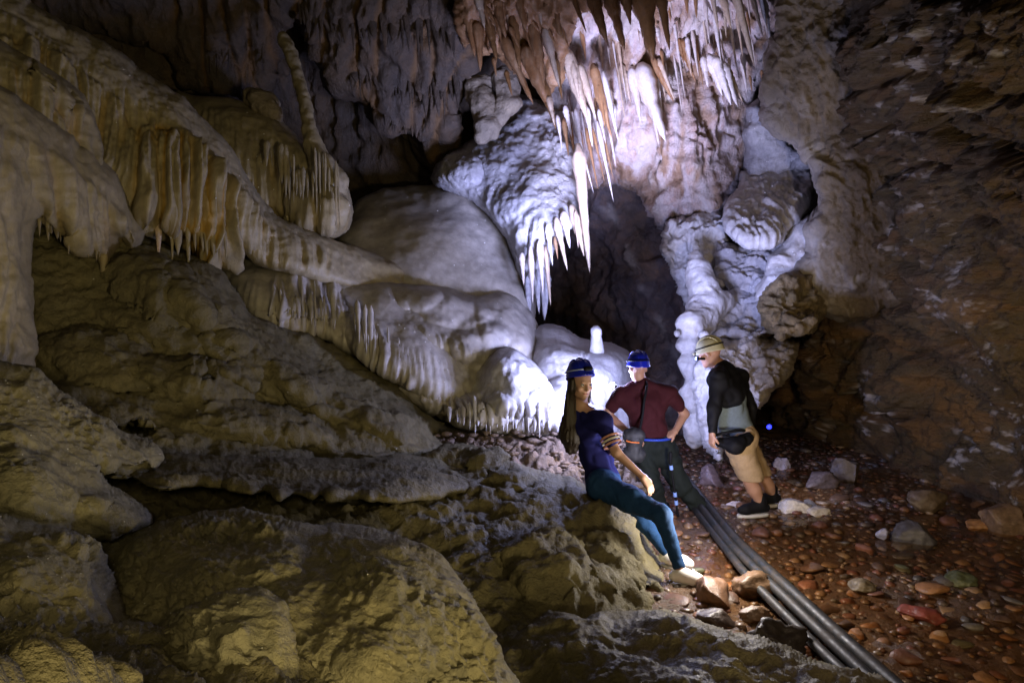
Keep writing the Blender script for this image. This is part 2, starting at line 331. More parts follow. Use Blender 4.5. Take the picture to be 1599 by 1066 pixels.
def d_lobes(W, X, Y):
    q = W + 0.15 * fbm(W * 2, 3)[..., None]; f1, f2, _ = worley(q * np.array([2.2, 2.2, 3.4])); g1, _, _ = worley(q * np.array([6, 6, 11]))
    return 0.10 * (0.7 - f1 ** 1.5) + 0.03 * (0.5 - g1) + 0.05 * fbm(q * 2.5, 3) + 0.008 * ridged(q * 14, 4)

# --- backdrop and ceilings
mass('cave_wall', [(-500, -420), (1500, -420), (1500, 900), (-500, 900)],
     [(-500, -400, 6.5), (0, -400, 7), (600, -400, 8), (1400, -400, 7), (-500, 400, 9), (0, 100, 9.6), (300, 60, 9.8), (300, 200, 10.2), (480, 100, 11.2), (520, 200, 11.6), (620, 60, 10.1), (650, 200, 10.6), (720, 250, 11.4), (700, 0, 9.6), (900, 300, 12), (1000, 100, 10.6), (900, 500, 13), (1180, 250, 11.5), (1250, 200, 11), (1250, 500, 11.5), (1230, 650, 12), (1400, 600, 11), (0, 800, 9), (800, 850, 12), (1500, 850, 12)],
     M_back, step=4.5, edge=10, back=0.2, disp=d_stream(0.22, 2.2, 0.22, 0.25), flutes=[([(150, -60), (720, -60), (720, 150), (600, 230), (300, 170)], 2.4, 0.16)], kind='structure', jit=0)
mass('cave_ceiling', [(-400, -380), (745, -380), (742, 40), (738, 120), (715, 170), (700, 270), (672, 262), (655, 200), (610, 210), (575, 165), (530, 150), (500, 100), (470, 25), (440, 28), (432, 90), (405, 150), (350, 140), (280, 130), (200, 60), (-400, -60)],
     [(-400, -380, 6), (700, -380, 7), (0, -100, 8), (200, 0, 8.8), (420, 60, 9.3), (560, 60, 9.2), (600, 160, 9.6), (690, 60, 9.0), (690, 250, 10.0), (400, 140, 9.6), (300, 120, 9.3), (740, 20, 8.8)],
     M_back, step=3.5, edge=22, back=0.35, disp=d_stream(0.16, 3.5, 0.22, 0.16), flutes=[([(180, -200), (745, -200), (735, 200), (690, 280), (640, 200), (520, 160), (300, 150)], 3.4, 0.13, 0.5)], kind='structure', seed=4, jit=4)
mass('cave_wall', [(800, 240), (1000, 230), (1110, 300), (1150, 420), (1150, 700), (1050, 760), (800, 760), (780, 500)],
     [(830, 300, 11.6), (860, 500, 12.2), (840, 620, 11.5), (950, 330, 10.7), (1000, 430, 10.3), (960, 520, 11.0), (1060, 500, 10.0), (1060, 620, 9.4), (1000, 600, 10), (900, 600, 11), (900, 420, 11.8), (1040, 350, 10.5), (1100, 700, 9.2)],
     M_cavity, step=3.5, edge=15, back=0.2, disp=d_rough(0.16, 1.2, (1, 1, 1), 0.08, 1.6), kind='structure', seed=6,
     pale=lambda W, X, Y: 0.55 * sst(14, 0, np.abs((X - 975) - (Y - 380) * 0.45)) * sst(0.0, 0.5, fbm(W * 3, 3)) + 0.35 * sst(0.25, 0.7, fbm(W * 1.7, 4)) * sst(1010, 1050, X))
mass('cave_wall', [(840, -380), (1260, -380), (1225, -20), (1205, 60), (1190, 110), (1178, 160), (1165, 185), (1168, 240), (1160, 275), (1140, 300), (1130, 340), (1075, 350), (1040, 345), (1030, 350), (1015, 325), (990, 300), (965, 285), (930, 290), (880, 280), (850, 200)],
     [(850, -380, 7), (1200, -380, 7), (870, 0, 8.6), (1030, 0, 8.5), (1180, 0, 8.6), (900, 120, 9.4), (1030, 120, 9.3), (1100, 200, 9.3), (1150, 140, 9.7), (900, 260, 10.0), (1000, 280, 9.7), (1090, 300, 9.1), (1150, 250, 9.5), (1050, 230, 9.2)],
     M_pink, step=3, edge=24, back=0.5, disp=lambda W, X, Y: d_stream(0.13, 4.0, 0.25, 0.10)(W, X, Y) * (0.5 + 0.5 * sst(300, 150, Y)) + d_rough(0.10, 2.2, (1, 1, 1), 0.06, 2.6)(W, X, Y) * sst(130, 260, Y),
     flutes=[([(880, 20), (1100, 20), (1120, 240), (1020, 340), (900, 280)], 6.0, 0.14, 0.7)], kind='structure', seed=8, jit=3,
     pale=lambda W, X, Y: 0.55 * sst(0.1, 0.5, fbm(W * np.array([2.5, 2.5, .6]), 4, off=4)), stain_shade_f=lambda W, X, Y: 0.8 * sst(0.15, 0.6, fbm(W * np.array([3, 3, .5]), 4, off=14)))

# --- orange stalactite mass
mass('stalactite_ceiling', [(705, -300), (1090, -300), (1065, -30), (1010, 0), (960, -5), (905, 15), (890, 50), (880, 90), (874, 130), (862, 150), (845, 120), (820, 115), (790, 92), (765, 75), (748, 85), (738, 60), (722, 30)],
     [(705, -300, 6.3), (1090, -300, 6.3), (720, 20, 8.3), (780, 60, 8.3), (860, 110, 8.5), (880, 40, 8.1), (950, -10, 7.8), (1030, -20, 7.8)],
     M_orange, step=3, edge=20, back=0.35, disp=d_stream(0.14, 5, 0.2, 0.08), flutes=[([(705, -100), (1080, -100), (900, 60), (870, 150), (720, 60)], 6, 0.09)], kind='structure', seed=11, jit=4)

# --- left flowstones, far to near
mass('flowstone_ledge', [(275, 140), (300, 148), (340, 150), (375, 158), (405, 166), (435, 180), (455, 205), (475, 222), (500, 245), (530, 262), (545, 300), (552, 330), (540, 360), (515, 375), (480, 365), (440, 350), (380, 330), (300, 240)],
     [(290, 150, 8.3), (400, 180, 8.1), (450, 220, 7.9), (520, 280, 7.9), (480, 340, 7.8), (400, 280, 7.7), (340, 220, 7.8)],
     M_drape, step=2.6, edge=34, back=0.5, disp=d_smooth(0.05, 2.0), flutes=[([(395, 235), (430, 235), (480, 290), (545, 310), (550, 370), (430, 350), (395, 300)], 7, 0.09, 0.3), ([(300, 160), (470, 230), (550, 330), (500, 370), (330, 280)], 17, 0.035)], bumps=[(505, 320, 48, 60, 0.35)], seed=13,
     label='dark sloping flowstone ledge under the leaning grey column, with dripping fringe', cat='flowstone')
mass('flowstone_dome', [(520, 400), (535, 350), (560, 312), (600, 296), (645, 288), (690, 288), (720, 298), (745, 312), (775, 335), (800, 365), (820, 395), (832, 430), (838, 470), (820, 520), (700, 500), (560, 470)],
     [(540, 350, 8.9), (640, 295, 9.6), (720, 305, 9.4), (800, 380, 8.9), (700, 380, 8.6), (600, 400, 8.3), (800, 460, 8.4), (700, 460, 8.1), (560, 440, 7.9)],
     M_mound, step=3, edge=44, back=0.6, disp=d_smooth(0.07, 1.2, 0.003), seed=14, bumps=[(700, 380, 120, 90, .12, 25)],
     label='broad smooth grey flowstone dome behind the others, below the hanging block', cat='flowstone')
mass('flowstone_curtain', [(-160, -70), (20, -20), (50, 5), (118, 44), (175, 71), (203, 98), (257, 135), (297, 162), (320, 190), (355, 223), (372, 250), (405, 304), (432, 338), (462, 360), (472, 378), (455, 390), (430, 392), (400, 395), (372, 398), (360, 412), (335, 418), (318, 408), (300, 395), (270, 385), (225, 360), (150, 300), (0, 190), (-160, 90)],
     [(-150, -40, 5.6), (0, 0, 5.9), (0, 120, 5.6), (150, 80, 6.3), (150, 200, 6.1), (300, 180, 6.7), (300, 300, 6.3), (300, 390, 6.35), (400, 320, 6.9), (400, 380, 6.8), (500, 385, 7.5), (560, 410, 7.8)],
     M_drape, step=2.3, edge=46, back=0.55, disp=d_smooth(0.05, 2.2), seed=15,
     flutes=[([(0, 60), (60, 60), (110, 90), (160, 130), (200, 165), (215, 200), (290, 205), (345, 250), (370, 290), (400, 320), (430, 345), (425, 400), (340, 420), (230, 370), (150, 300), (0, 160)], 6.5, 0.13, 0.45), ([(205, 200), (290, 200), (350, 260), (370, 330), (360, 420), (310, 410), (235, 340)], 8, 0.12, 1.0), ([(-100, 0), (60, 40), (300, 200), (460, 370), (380, 420), (100, 300), (-100, 200)], 17, 0.035)],
     label='tall flowstone curtain with yellow ochre grooves between pale ribs', cat='flowstone')
mass('flowstone_ridge', [(395, 318), (420, 328), (450, 346), (490, 362), (540, 382), (600, 400), (660, 430), (620, 460), (500, 440), (430, 420), (385, 400), (375, 350)],
     [(400, 330, 7.0), (450, 350, 7.2), (540, 390, 7.7), (640, 430, 8.1), (400, 390, 6.9), (500, 420, 7.2), (600, 450, 7.7)],
     M_drape, step=2.4, edge=22, back=0.25, disp=d_smooth(0.05, 2.2), seed=61, flutes=[([(400, 345), (520, 388), (520, 430), (400, 410)], 12, 0.05, 0.2)],
     label='low beige flowstone ridge joining the yellow grooved curtain to the grey domes', cat='flowstone')
mass('flowstone_drape', [(-160, 0), (0, 62), (20, 78), (57, 97), (101, 124), (132, 148), (146, 178), (149, 205), (156, 235), (170, 260), (195, 290), (185, 320), (120, 290), (60, 250), (0, 190), (-160, 120)],
     [(-150, 60, 5.0), (0, 100, 5.3), (100, 150, 5.6), (150, 220, 5.8), (190, 300, 5.9), (80, 230, 5.4)],
     M_drape, step=2.4, edge=26, back=0.3, disp=d_smooth(0.04, 2.2), seed=16, flutes=[([(20, 100), (100, 140), (150, 190), (190, 300), (120, 280), (60, 230), (10, 160)], 8, 0.10, 0.5), ([(-100, 60), (140, 160), (190, 310), (0, 200)], 18, 0.03)], pits=[(50, 110, 7, 14, .3), (70, 137, 9, 12, .3), (105, 160, 10, 18, .3)],
     label='short pale flowstone drape with small dark holes, at upper left', cat='flowstone')
mass('flowstone_ridge', [(-160, 90), (0, 135), (34, 159), (78, 189), (135, 233), (169, 260), (189, 287), (203, 320), (216, 341), (228, 362), (222, 385), (208, 392), (190, 375), (172, 415), (160, 440), (150, 400), (120, 395), (98, 372), (60, 340), (50, 380), (45, 430), (50, 500), (58, 560), (30, 600), (-160, 620)],
     [(-150, 120, 4.2), (0, 160, 4.7), (100, 220, 5.2), (200, 320, 5.7), (260, 410, 6.0), (160, 380, 5.5), (60, 300, 4.9), (0, 300, 4.4), (30, 450, 4.5), (-150, 450, 4.0), (30, 560, 4.3)],
     M_drape, step=2.6, edge=38, back=0.4, disp=d_smooth(0.06, 1.8), seed=17, flutes=[([(60, 220), (130, 270), (200, 340), (190, 420), (110, 400), (60, 340)], 6, 0.07, 0.25), ([(-150, 180), (0, 190), (120, 260), (215, 360), (190, 420), (60, 560), (-150, 600)], 13, 0.04)],
     label='leftmost beige flowstone ridge running down into a thick pillar', cat='flowstone')
mass('flowstone_slope', [(-160, 300), (40, 330), (100, 350), (170, 345), (225, 365), (290, 395), (340, 415), (365, 445), (390, 490), (450, 520), (520, 540), (570, 575), (620, 600), (660, 640), (700, 665), (760, 690), (780, 740), (600, 790), (-160, 820)],
     [(-150, 400, 5.2), (60, 400, 5.6), (200, 420, 5.9), (340, 460, 6.1), (450, 560, 6.2), (600, 620, 6.5), (740, 700, 6.5), (0, 560, 4.9), (200, 560, 5.2), (400, 650, 5.3), (600, 700, 5.7), (700, 740, 6.0), (0, 700, 4.2), (250, 700, 4.4), (450, 760, 4.8), (-150, 700, 4.0)],
     M_slope, step=3, edge=40, back=0.3, disp=d_slope, seed=18,
     bumps=[(250, 455, 85, 48, .25, 35), (330, 480, 90, 40, .22, 48), (420, 575, 110, 44, .28, 22), (310, 595, 90, 36, .25, 10), (530, 625, 120, 40, .25, 26), (160, 560, 110, 50, .22, 10), (640, 680, 100, 30, .18, 22), (120, 640, 120, 34, .2), (400, 660, 130, 32, .22, 8), (250, 520, 110, 26, .15, 20), (540, 690, 100, 24, .15, 10)],
     flutes=[([(185, 440), (290, 440), (298, 520), (240, 515), (190, 480)], 11, 0.08, 0.0), ([(290, 560), (345, 560), (345, 610), (290, 600)], 12, 0.06)], pits=[(215, 668, 26, 5, .25), (325, 585, 6, 14, .12)],
     label='dark brown rolling flowstone slope between the curtain and the near rocks', cat='flowstone')
mass('flowstone_dome', [(340, 420), (365, 400), (400, 390), (450, 398), (505, 402), (560, 406), (610, 420), (650, 436), (700, 436), (742, 448), (770, 444), (800, 452), (822, 475), (838, 505), (848, 545), (850, 600), (760, 620), (640, 590), (560, 560), (500, 530), (430, 515), (385, 490), (360, 450)],
     [(350, 430, 7.0), (450, 405, 7.6), (600, 430, 8.0), (700, 450, 8.1), (800, 470, 8.2), (840, 540, 7.8), (740, 540, 7.3), (600, 500, 7.2), (450, 480, 6.8), (700, 600, 7.0), (520, 530, 6.7)],
     M_mound, step=2.6, edge=46, back=0.5, disp=d_smooth(0.06, 1.4, 0.004), seed=19,
     bumps=[(795, 500, 52, 60, .2, -20), (700, 470, 75, 42, .16, 15), (755, 545, 55, 50, .16, 10), (625, 450, 70, 34, .12, 15), (690, 540, 60, 45, .12, 30), (820, 570, 34, 50, .12), (460, 450, 110, 45, .15, 10), (690, 500, 110, 55, .2, 25)], flutes=[([(425, 430), (540, 440), (545, 530), (430, 515)], 9, 0.08, 0.1), ([(360, 440), (520, 450), (700, 520), (840, 560), (760, 620), (560, 570), (400, 500)], 18, 0.025), ([(545, 480), (600, 490), (640, 560), (600, 575), (550, 550)], 9, 0.09, 0.1)],
     label='long grey flowstone dome with fringed left end under the broad smooth dome', cat='flowstone')
mass('flowstone_dome', [(520, 450), (580, 440), (640, 450), (690, 470), (725, 500), (760, 530), (775, 560), (765, 620), (740, 660), (690, 640), (620, 600), (560, 560), (525, 510)],
     [(540, 470, 7.1), (640, 460, 7.4), (730, 520, 7.4), (760, 580, 7.1), (680, 560, 6.8), (600, 530, 6.8), (720, 640, 6.7), (560, 540, 6.6)],
     M_mound, step=2.6, edge=46, back=0.45, disp=d_smooth(0.05, 1.6, 0.004), seed=20, flutes=[([(540, 490), (585, 500), (625, 560), (660, 600), (620, 610), (560, 565)], 8, 0.11, 0.2), ([(540, 520), (760, 580), (740, 650), (600, 600)], 18, 0.03)],
     label='rounded grey flowstone bulge with fringe of thin drips on its left side', cat='flowstone')
mass('flowstone_dome', [(825, 515), (850, 505), (880, 512), (905, 528), (930, 532), (955, 532), (978, 545), (992, 575), (1000, 620), (1010, 690), (1000, 730), (900, 740), (850, 700), (820, 600)],
     [(840, 520, 8.0), (900, 535, 7.9), (970, 560, 7.8), (1000, 660, 7.6), (900, 600, 7.1), (850, 620, 7.0), (940, 640, 7.1), (900, 700, 7.0)],
     M_white, step=2.4, edge=34, back=0.7, disp=d_smooth(0.05, 2.0, 0.005), seed=22, bumps=[(868, 560, 48, 40, .18, 10), (950, 585, 46, 48, .2), (880, 620, 40, 36, .18)], flutes=[([(880, 610), (1000, 600), (1010, 720), (880, 700)], 11, 0.06, 0.5)],
     label='brightly lit white flowstone dome with a small knob stalagmite on top', cat='flowstone')
mass('flowstone_dome', [(560, 580), (600, 588), (660, 596), (700, 600), (728, 596), (745, 565), (775, 541), (805, 546), (830, 560), (856, 585), (875, 615), (895, 650), (905, 700), (860, 690), (820, 684), (780, 680), (745, 672), (715, 668), (680, 650), (620, 620)],
     [(600, 600, 6.9), (700, 610, 6.95), (780, 560, 6.95), (850, 600, 6.9), (890, 680, 6.6), (800, 640, 6.55), (720, 650, 6.6), (650, 620, 6.7)],
     M_white, step=2.2, edge=30, back=0.55, disp=d_smooth(0.05, 2.4, 0.007), seed=21, bumps=[(800, 595, 60, 52, .28, 30), (690, 625, 70, 26, .1, 10), (860, 640, 40, 45, .15), (760, 640, 50, 34, .12)],
     flutes=[([(655, 610), (760, 620), (880, 630), (905, 690), (700, 670)], 11, 0.07, 0.8)], stain_shade_f=lambda W, X, Y: 0.5 * sst(760, 640, X),
     label='low white flowstone dome with brown-streaked fringe reaching the rubble', cat='flowstone')

# --- hanging block with stalactite fringe
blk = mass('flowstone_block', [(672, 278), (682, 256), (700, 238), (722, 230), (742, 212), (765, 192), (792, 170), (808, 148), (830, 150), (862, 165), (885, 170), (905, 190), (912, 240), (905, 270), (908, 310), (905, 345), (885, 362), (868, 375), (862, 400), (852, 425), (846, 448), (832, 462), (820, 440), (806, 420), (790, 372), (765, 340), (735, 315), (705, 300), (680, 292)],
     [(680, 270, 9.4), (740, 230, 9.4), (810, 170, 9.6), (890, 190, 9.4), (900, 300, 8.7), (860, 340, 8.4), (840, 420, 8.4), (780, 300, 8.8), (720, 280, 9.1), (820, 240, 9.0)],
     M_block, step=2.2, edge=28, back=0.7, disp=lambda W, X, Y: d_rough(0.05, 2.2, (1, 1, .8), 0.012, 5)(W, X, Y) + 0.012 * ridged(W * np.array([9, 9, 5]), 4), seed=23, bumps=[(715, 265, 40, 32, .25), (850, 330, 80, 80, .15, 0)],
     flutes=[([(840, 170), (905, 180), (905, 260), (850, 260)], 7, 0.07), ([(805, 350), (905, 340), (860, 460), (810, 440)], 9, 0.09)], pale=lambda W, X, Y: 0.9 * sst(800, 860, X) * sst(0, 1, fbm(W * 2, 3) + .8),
     label='blue-grey flowstone block hanging over the dark cavity, fringed at its right', cat='flowstone')

# --- right hand rocks
mass('flowstone_block', [(1165, 230), (1160, 210), (1168, 190), (1165, 165), (1185, 155), (1215, 190), (1245, 225), (1272, 250), (1275, 300), (1240, 320), (1180, 300), (1162, 260)],
     [(1170, 200, 9.0), (1230, 230, 8.9), (1200, 290, 9.2), (1265, 290, 9.2)], M_block, step=2.5, edge=20, back=0.4, disp=lambda W, X, Y: d_lobes(W * np.array([1, 1, 1.6]), X, Y), seed=31,
     label='narrow layered grey tower of rock in the slot beside the overhang', cat='flowstone')
mass('flowstone_block', [(1132, 340), (1135, 312), (1150, 290), (1158, 270), (1185, 262), (1225, 258), (1262, 252), (1275, 290), (1262, 325), (1240, 350), (1222, 378), (1195, 388), (1172, 388), (1148, 374)],
     [(1140, 330, 8.5), (1170, 275, 9.2), (1250, 262, 9.1), (1190, 330, 8.4), (1250, 320, 8.5), (1150, 370, 8.15), (1200, 385, 8.0)], M_white, step=2.0, jit=2.5, edge=9, back=0.25, disp=lambda W, X, Y: d_smooth(0.06, 2.5, 0.01)(W, X, Y) + 0.03 * ridged(W * np.array([12, 12, 1.6]), 3), seed=32, bumps=[(1170, 360, 50, 32, .12), (1225, 345, 50, 36, .12, -30)],
     flutes=[([(1135, 330), (1262, 300), (1230, 380), (1200, 400), (1145, 385)], 9, 0.05, 0.1)], label='cauliflower-shaped white flowstone with short fringe right of the column', cat='flowstone')
mass('flowstone_block', [(1118, 380), (1140, 378), (1165, 385), (1200, 386), (1225, 378), (1240, 400), (1215, 440), (1200, 460), (1165, 460), (1140, 450), (1120, 430)],
     [(1130, 400, 8.6), (1200, 400, 8.4), (1170, 450, 8.3), (1225, 420, 8.2)], M_block, step=2.2, edge=10, back=0.25, disp=d_rough(0.10, 2.2, (1, 1, 2.2), 0.08, 3), seed=33,
     label='grey creased rock under the cauliflower-shaped flowstone', cat='rock')
mass('flowstone_block', [(1034, 362), (1042, 345), (1062, 336), (1095, 334), (1130, 332), (1142, 380), (1148, 430), (1130, 452), (1108, 440), (1090, 400), (1078, 405), (1082, 440), (1080, 472), (1068, 474), (1058, 445), (1042, 415), (1030, 390)],
     [(1040, 365, 9.0), (1090, 345, 9.1), (1135, 360, 8.9), (1130, 440, 8.7), (1070, 430, 8.9), (1090, 385, 8.9)], M_white, step=2.0, edge=10, back=0.3, disp=d_rough(0.12, 3, (1, 1, 1), 0.09, 3.6), seed=34, stain_shade_f=lambda W, X, Y: 0.7 * sst(1065, 1040, X) * sst(0, .4, fbm(W * 4, 3) + .2),
     label='cracked pale rock above the column, brown on its left edge', cat='rock')
mass('rock_slab', [(1100, 520), (1108, 490), (1128, 465), (1150, 452), (1195, 452), (1205, 480), (1200, 520), (1175, 532), (1140, 530)],
     [(1110, 510, 8.0), (1150, 460, 8.3), (1195, 470, 8.0), (1160, 520, 7.7)], M_block, step=2.2, edge=10, back=0.25, disp=d_rough(0.10, 2.6, (1, 1, 2.2), 0.08, 3), seed=35,
     label='sloping grey slab just above the man in the cream cap', cat='rock')
mass('flowstone_block', [(1178, 470), (1180, 448), (1198, 432), (1202, 400), (1222, 385), (1240, 355), (1262, 335), (1285, 340), (1280, 400), (1255, 440), (1230, 470)],
     [(1190, 450, 7.9), (1230, 400, 7.9), (1260, 350, 8.1), (1260, 420, 7.7)], M_white, step=2.3, edge=14, back=0.3, disp=d_lobes, seed=36,
     label='pale stepped flowstone edge beneath the tan overhang', cat='flowstone')
mass('rock_block', [(1108, 535), (1140, 527), (1180, 524), (1215, 528), (1245, 535), (1240, 575), (1222, 600), (1205, 612), (1185, 640), (1170, 625), (1150, 612), (1120, 620), (1105, 590)],
     [(1115, 560, 7.3), (1180, 535, 7.5), (1235, 550, 7.4), (1180, 610, 7.2), (1120, 600, 7.2)], M_lip, step=2.2, edge=16, back=0.4, disp=d_rough(0.08, 3, (1, 1, 1.5), 0.05, 5), seed=37, pale=lambda W, X, Y: sst(1200, 1150, X) + 0.8 * sst(600, 620, Y),
     label='sunken block behind the man in the cream cap, white at its left', cat='rock')
mass('rock_pillar', [(1085, 640), (1080, 600), (1085, 570), (1098, 555), (1115, 580), (1120, 640), (1125, 720), (1105, 700), (1095, 672)],
     [(1085, 600, 7.2), (1110, 600, 7.0), (1105, 690, 7.0)], M_white, step=2.0, edge=10, back=0.25, disp=d_rough(0.12, 4, (1, 1, .4), 0.06, 5), seed=38,
     label='ragged white rock pillar left of the man in the cream cap', cat='rock')
mass('cave_wall', [(1100, -420), (2100, -420), (2100, 1080), (1620, 850), (1450, 778), (1340, 750), (1250, 712), (1205, 640), (1230, 560), (1300, 450), (1290, 200), (1215, 0)],
     [(1150, -400, 6.0), (2100, -400, 2.2), (1230, 0, 7.6), (1300, 100, 7.3), (1400, 0, 5.8), (1599, 0, 4.3), (1340, 100, 6.7), (1350, 250, 7.0), (1350, 400, 7.4), (1400, 300, 6.6), (1300, 300, 7.6), (1300, 480, 8.4), (1250, 600, 9.6), (1230, 680, 9.9), (1330, 700, 8.4), (1330, 745, 7.6), (1330, 600, 8.4), (1450, 600, 7.0), (1450, 700, 7.2), (1450, 760, 7.0), (1599, 300, 4.9), (1599, 500, 5.4), (1599, 700, 5.9), (1599, 800, 6.1), (1599, 1000, 6.4), (2100, 300, 2.8), (2100, 800, 4.0), (2100, 1100, 4.6), (1400, 1000, 7.5)],
     M_right, step=2.8, edge=14, back=0.3, disp=d_right, seed=40, kind='structure', jit=4,
     pale=lambda W, X, Y: 0.75 * sst(0.35, 0.75, fbm(W * np.array([3.5, 3.5, 11.0]), 5, 0.7, off=3)) * sst(-0.1, 0.4, fbm(W * 0.9, 2, off=8)),
     stain_shade_f=lambda W, X, Y: 0.6 * sst(0.1, 0.6, fbm(W * np.array([1.2, 1.2, 3.0]), 4, off=30)) * sst(350, 520, Y))
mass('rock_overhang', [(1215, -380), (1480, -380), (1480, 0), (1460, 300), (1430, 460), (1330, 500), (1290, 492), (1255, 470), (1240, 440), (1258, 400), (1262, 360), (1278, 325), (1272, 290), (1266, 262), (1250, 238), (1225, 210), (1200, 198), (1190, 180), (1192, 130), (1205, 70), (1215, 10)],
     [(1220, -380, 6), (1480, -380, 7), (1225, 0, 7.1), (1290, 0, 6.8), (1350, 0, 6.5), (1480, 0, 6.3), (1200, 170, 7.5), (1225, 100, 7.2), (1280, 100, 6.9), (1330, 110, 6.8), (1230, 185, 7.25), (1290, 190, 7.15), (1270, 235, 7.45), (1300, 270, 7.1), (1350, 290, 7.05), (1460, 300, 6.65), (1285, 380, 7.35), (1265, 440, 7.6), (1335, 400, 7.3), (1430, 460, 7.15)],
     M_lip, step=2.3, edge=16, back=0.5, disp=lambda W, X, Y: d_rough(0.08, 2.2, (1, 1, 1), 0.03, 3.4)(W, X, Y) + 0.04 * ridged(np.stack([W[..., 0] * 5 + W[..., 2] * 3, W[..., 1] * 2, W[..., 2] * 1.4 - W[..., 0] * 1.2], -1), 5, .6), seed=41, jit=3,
     pale=lambda W, X, Y: 0.5 * sst(1250, 1210, X) * sst(120, 190, Y) + 0.3 * sst(1300, 1270, X) * sst(180, 230, Y) + 0.35 * sst(.1, .6, fbm(W * 3, 4)),
     stain_shade_f=lambda W, X, Y: sst(1285, 1345, X + 22 * fbm(W * 3, 4)) * 0.9,  # unlit right side put into the colour, blending to the wall's brown
     label='tan rock overhang with pale left edge, its lower tip above the cavity', cat='rock')
mass('rock_boulder', [(1182, 475), (1190, 450), (1215, 432), (1245, 425), (1275, 440), (1290, 470), (1285, 500), (1268, 515), (1240, 525), (1205, 525), (1190, 505)],
     [(1190, 480, 7.4), (1240, 440, 7.5), (1285, 480, 7.4), (1230, 515, 7.3), (1235, 475, 7.1)], M_olive, step=2.2, jit=3, edge=12, back=0.3, disp=d_rough(0.12, 2.6, (1, 1, 1.5), 0.06, 4), seed=42, bumps=[(1245, 512, 52, 22, .22, -30)],
     label='olive brown pitted boulder wedged below the tan overhang', cat='boulder')

# --- near rocks
mass('rock_slope', [(-160, 740), (60, 730), (200, 740), (400, 745), (560, 745), (660, 715), (700, 694), (745, 698), (800, 722), (850, 740), (893, 748), (915, 762), (950, 786), (985, 800), (1002, 830), (1018, 868), (1045, 900), (1062, 925), (1064, 944), (1040, 952), (1012, 945), (1005, 980), (990, 1150), (-160, 1150)],
     [(-150, 780, 3.4), (250, 770, 4.0), (450, 790, 4.1), (560, 760, 4.7), (700, 710, 5.7), (850, 760, 5.2), (950, 800, 4.8), (1040, 920, 4.3), (700, 850, 4.1), (520, 840, 3.7), (800, 900, 3.8), (900, 1000, 3.4), (700, 1000, 3.2), (300, 850, 3.4), (980, 900, 4.2), (1000, 1000, 3.6), (900, 850, 4.4)],
     M_slope, step=2.5, edge=30, back=0.5, disp=lambda W, X, Y: 0.10 * fbm(W * 1.7, 5, .5) + 0.03 * ridged(W * 4, 4, .55) + 0.012 * fbm(W * 18, 4, .6), seed=50,
     bumps=[(800, 750, 36, 20, .15), (760, 725, 30, 16, .1), (830, 850, 60, 110, .15, -35), (900, 930, 120, 60, .15, 30), (700, 780, 80, 40, .12, 15), (960, 870, 50, 60, .1)],
     pits=[(560, 800, 22, 8, .1), (1005, 925, 26, 14, .12)], label='brown rock slope the woman in the blue helmet leans on', cat='rock')
mass('flowstone_roll', [(150, 700), (200, 690), (250, 700), (330, 708), (420, 712), (500, 716), (570, 716), (640, 708), (690, 716), (730, 738), (740, 760), (700, 772), (640, 782), (590, 784), (545, 778), (515, 783), (500, 772), (485, 781), (460, 772), (435, 780), (415, 768), (390, 776), (370, 766), (300, 758), (250, 765), (200, 745), (160, 730)],
     [(170, 715, 3.9), (300, 730, 3.95), (450, 745, 4.1), (600, 745, 4.5), (720, 750, 5.0)], M_slope, step=2.2, edge=26, back=0.3, disp=lambda W, X, Y: 0.04 * fbm(W * 2.2, 4) + 0.012 * ridged(W * 9, 4) + 0.006 * fbm(W * 30, 3), seed=51, jit=1.5,
     label='long horizontal roll of brown flowstone with a black gap beneath', cat='flowstone')
mass('boulder', [(-160, 550), (0, 565), (61, 578), (88, 607), (128, 634), (189, 667), (240, 688), (255, 715), (230, 740), (180, 748), (150, 735), (165, 760), (200, 775), (237, 803), (236, 818), (190, 838), (120, 850), (-160, 870)],
     [(-150, 560, 3.2), (30, 580, 3.3), (120, 650, 3.4), (230, 710, 3.6), (220, 810, 3.0), (100, 800, 2.7), (50, 700, 2.9), (-150, 750, 2.6)], M_near, step=2.4, edge=30, back=0.3, disp=d_near, seed=52, bumps=[(60, 760, 110, 50, .12, 15), (180, 800, 60, 30, .08, 10)], pits=[(195, 735, 50, 10, .15)],
     label='tan scalloped boulder at the left edge, uppermost of the near rocks', cat='boulder')
mass('boulder', [(-160, 770), (40, 815), (80, 818), (120, 830), (150, 850), (168, 885), (180, 920), (198, 960), (210, 1010), (222, 1066), (230, 1160), (-160, 1160)],
     [(-150, 800, 2.2), (60, 830, 2.3), (140, 880, 2.2), (200, 1000, 2.0), (60, 1000, 1.75), (-150, 1000, 1.6), (100, 1150, 1.6)], M_near, step=2.4, edge=34, back=0.3, disp=d_near, seed=53, bumps=[(70, 890, 100, 45, .08)],
     label='tan boulder in the bottom left corner of the picture', cat='boulder')
mass('boulder', [(110, 860), (180, 838), (250, 812), (320, 798), (380, 792), (420, 802), (470, 820), (520, 822), (560, 820), (610, 832), (650, 846), (690, 866), (712, 890), (735, 920), (750, 955), (770, 990), (785, 1030), (800, 1160), (150, 1160)],
     [(150, 870, 2.9), (320, 815, 3.0), (420, 815, 2.95), (560, 830, 2.9), (680, 870, 2.8), (760, 1000, 2.4), (600, 950, 2.2), (450, 900, 2.45), (300, 930, 2.3), (250, 1040, 2.1), (500, 1060, 1.95), (700, 1100, 2.1)], M_near, step=2.2, edge=34, back=0.3, disp=d_near, seed=54,
     bumps=[(360, 880, 130, 50, .08, -12), (600, 900, 110, 60, .06, 35), (640, 1010, 130, 60, .07, -25)], label='large pitted tan boulder in the middle foreground', cat='boulder')
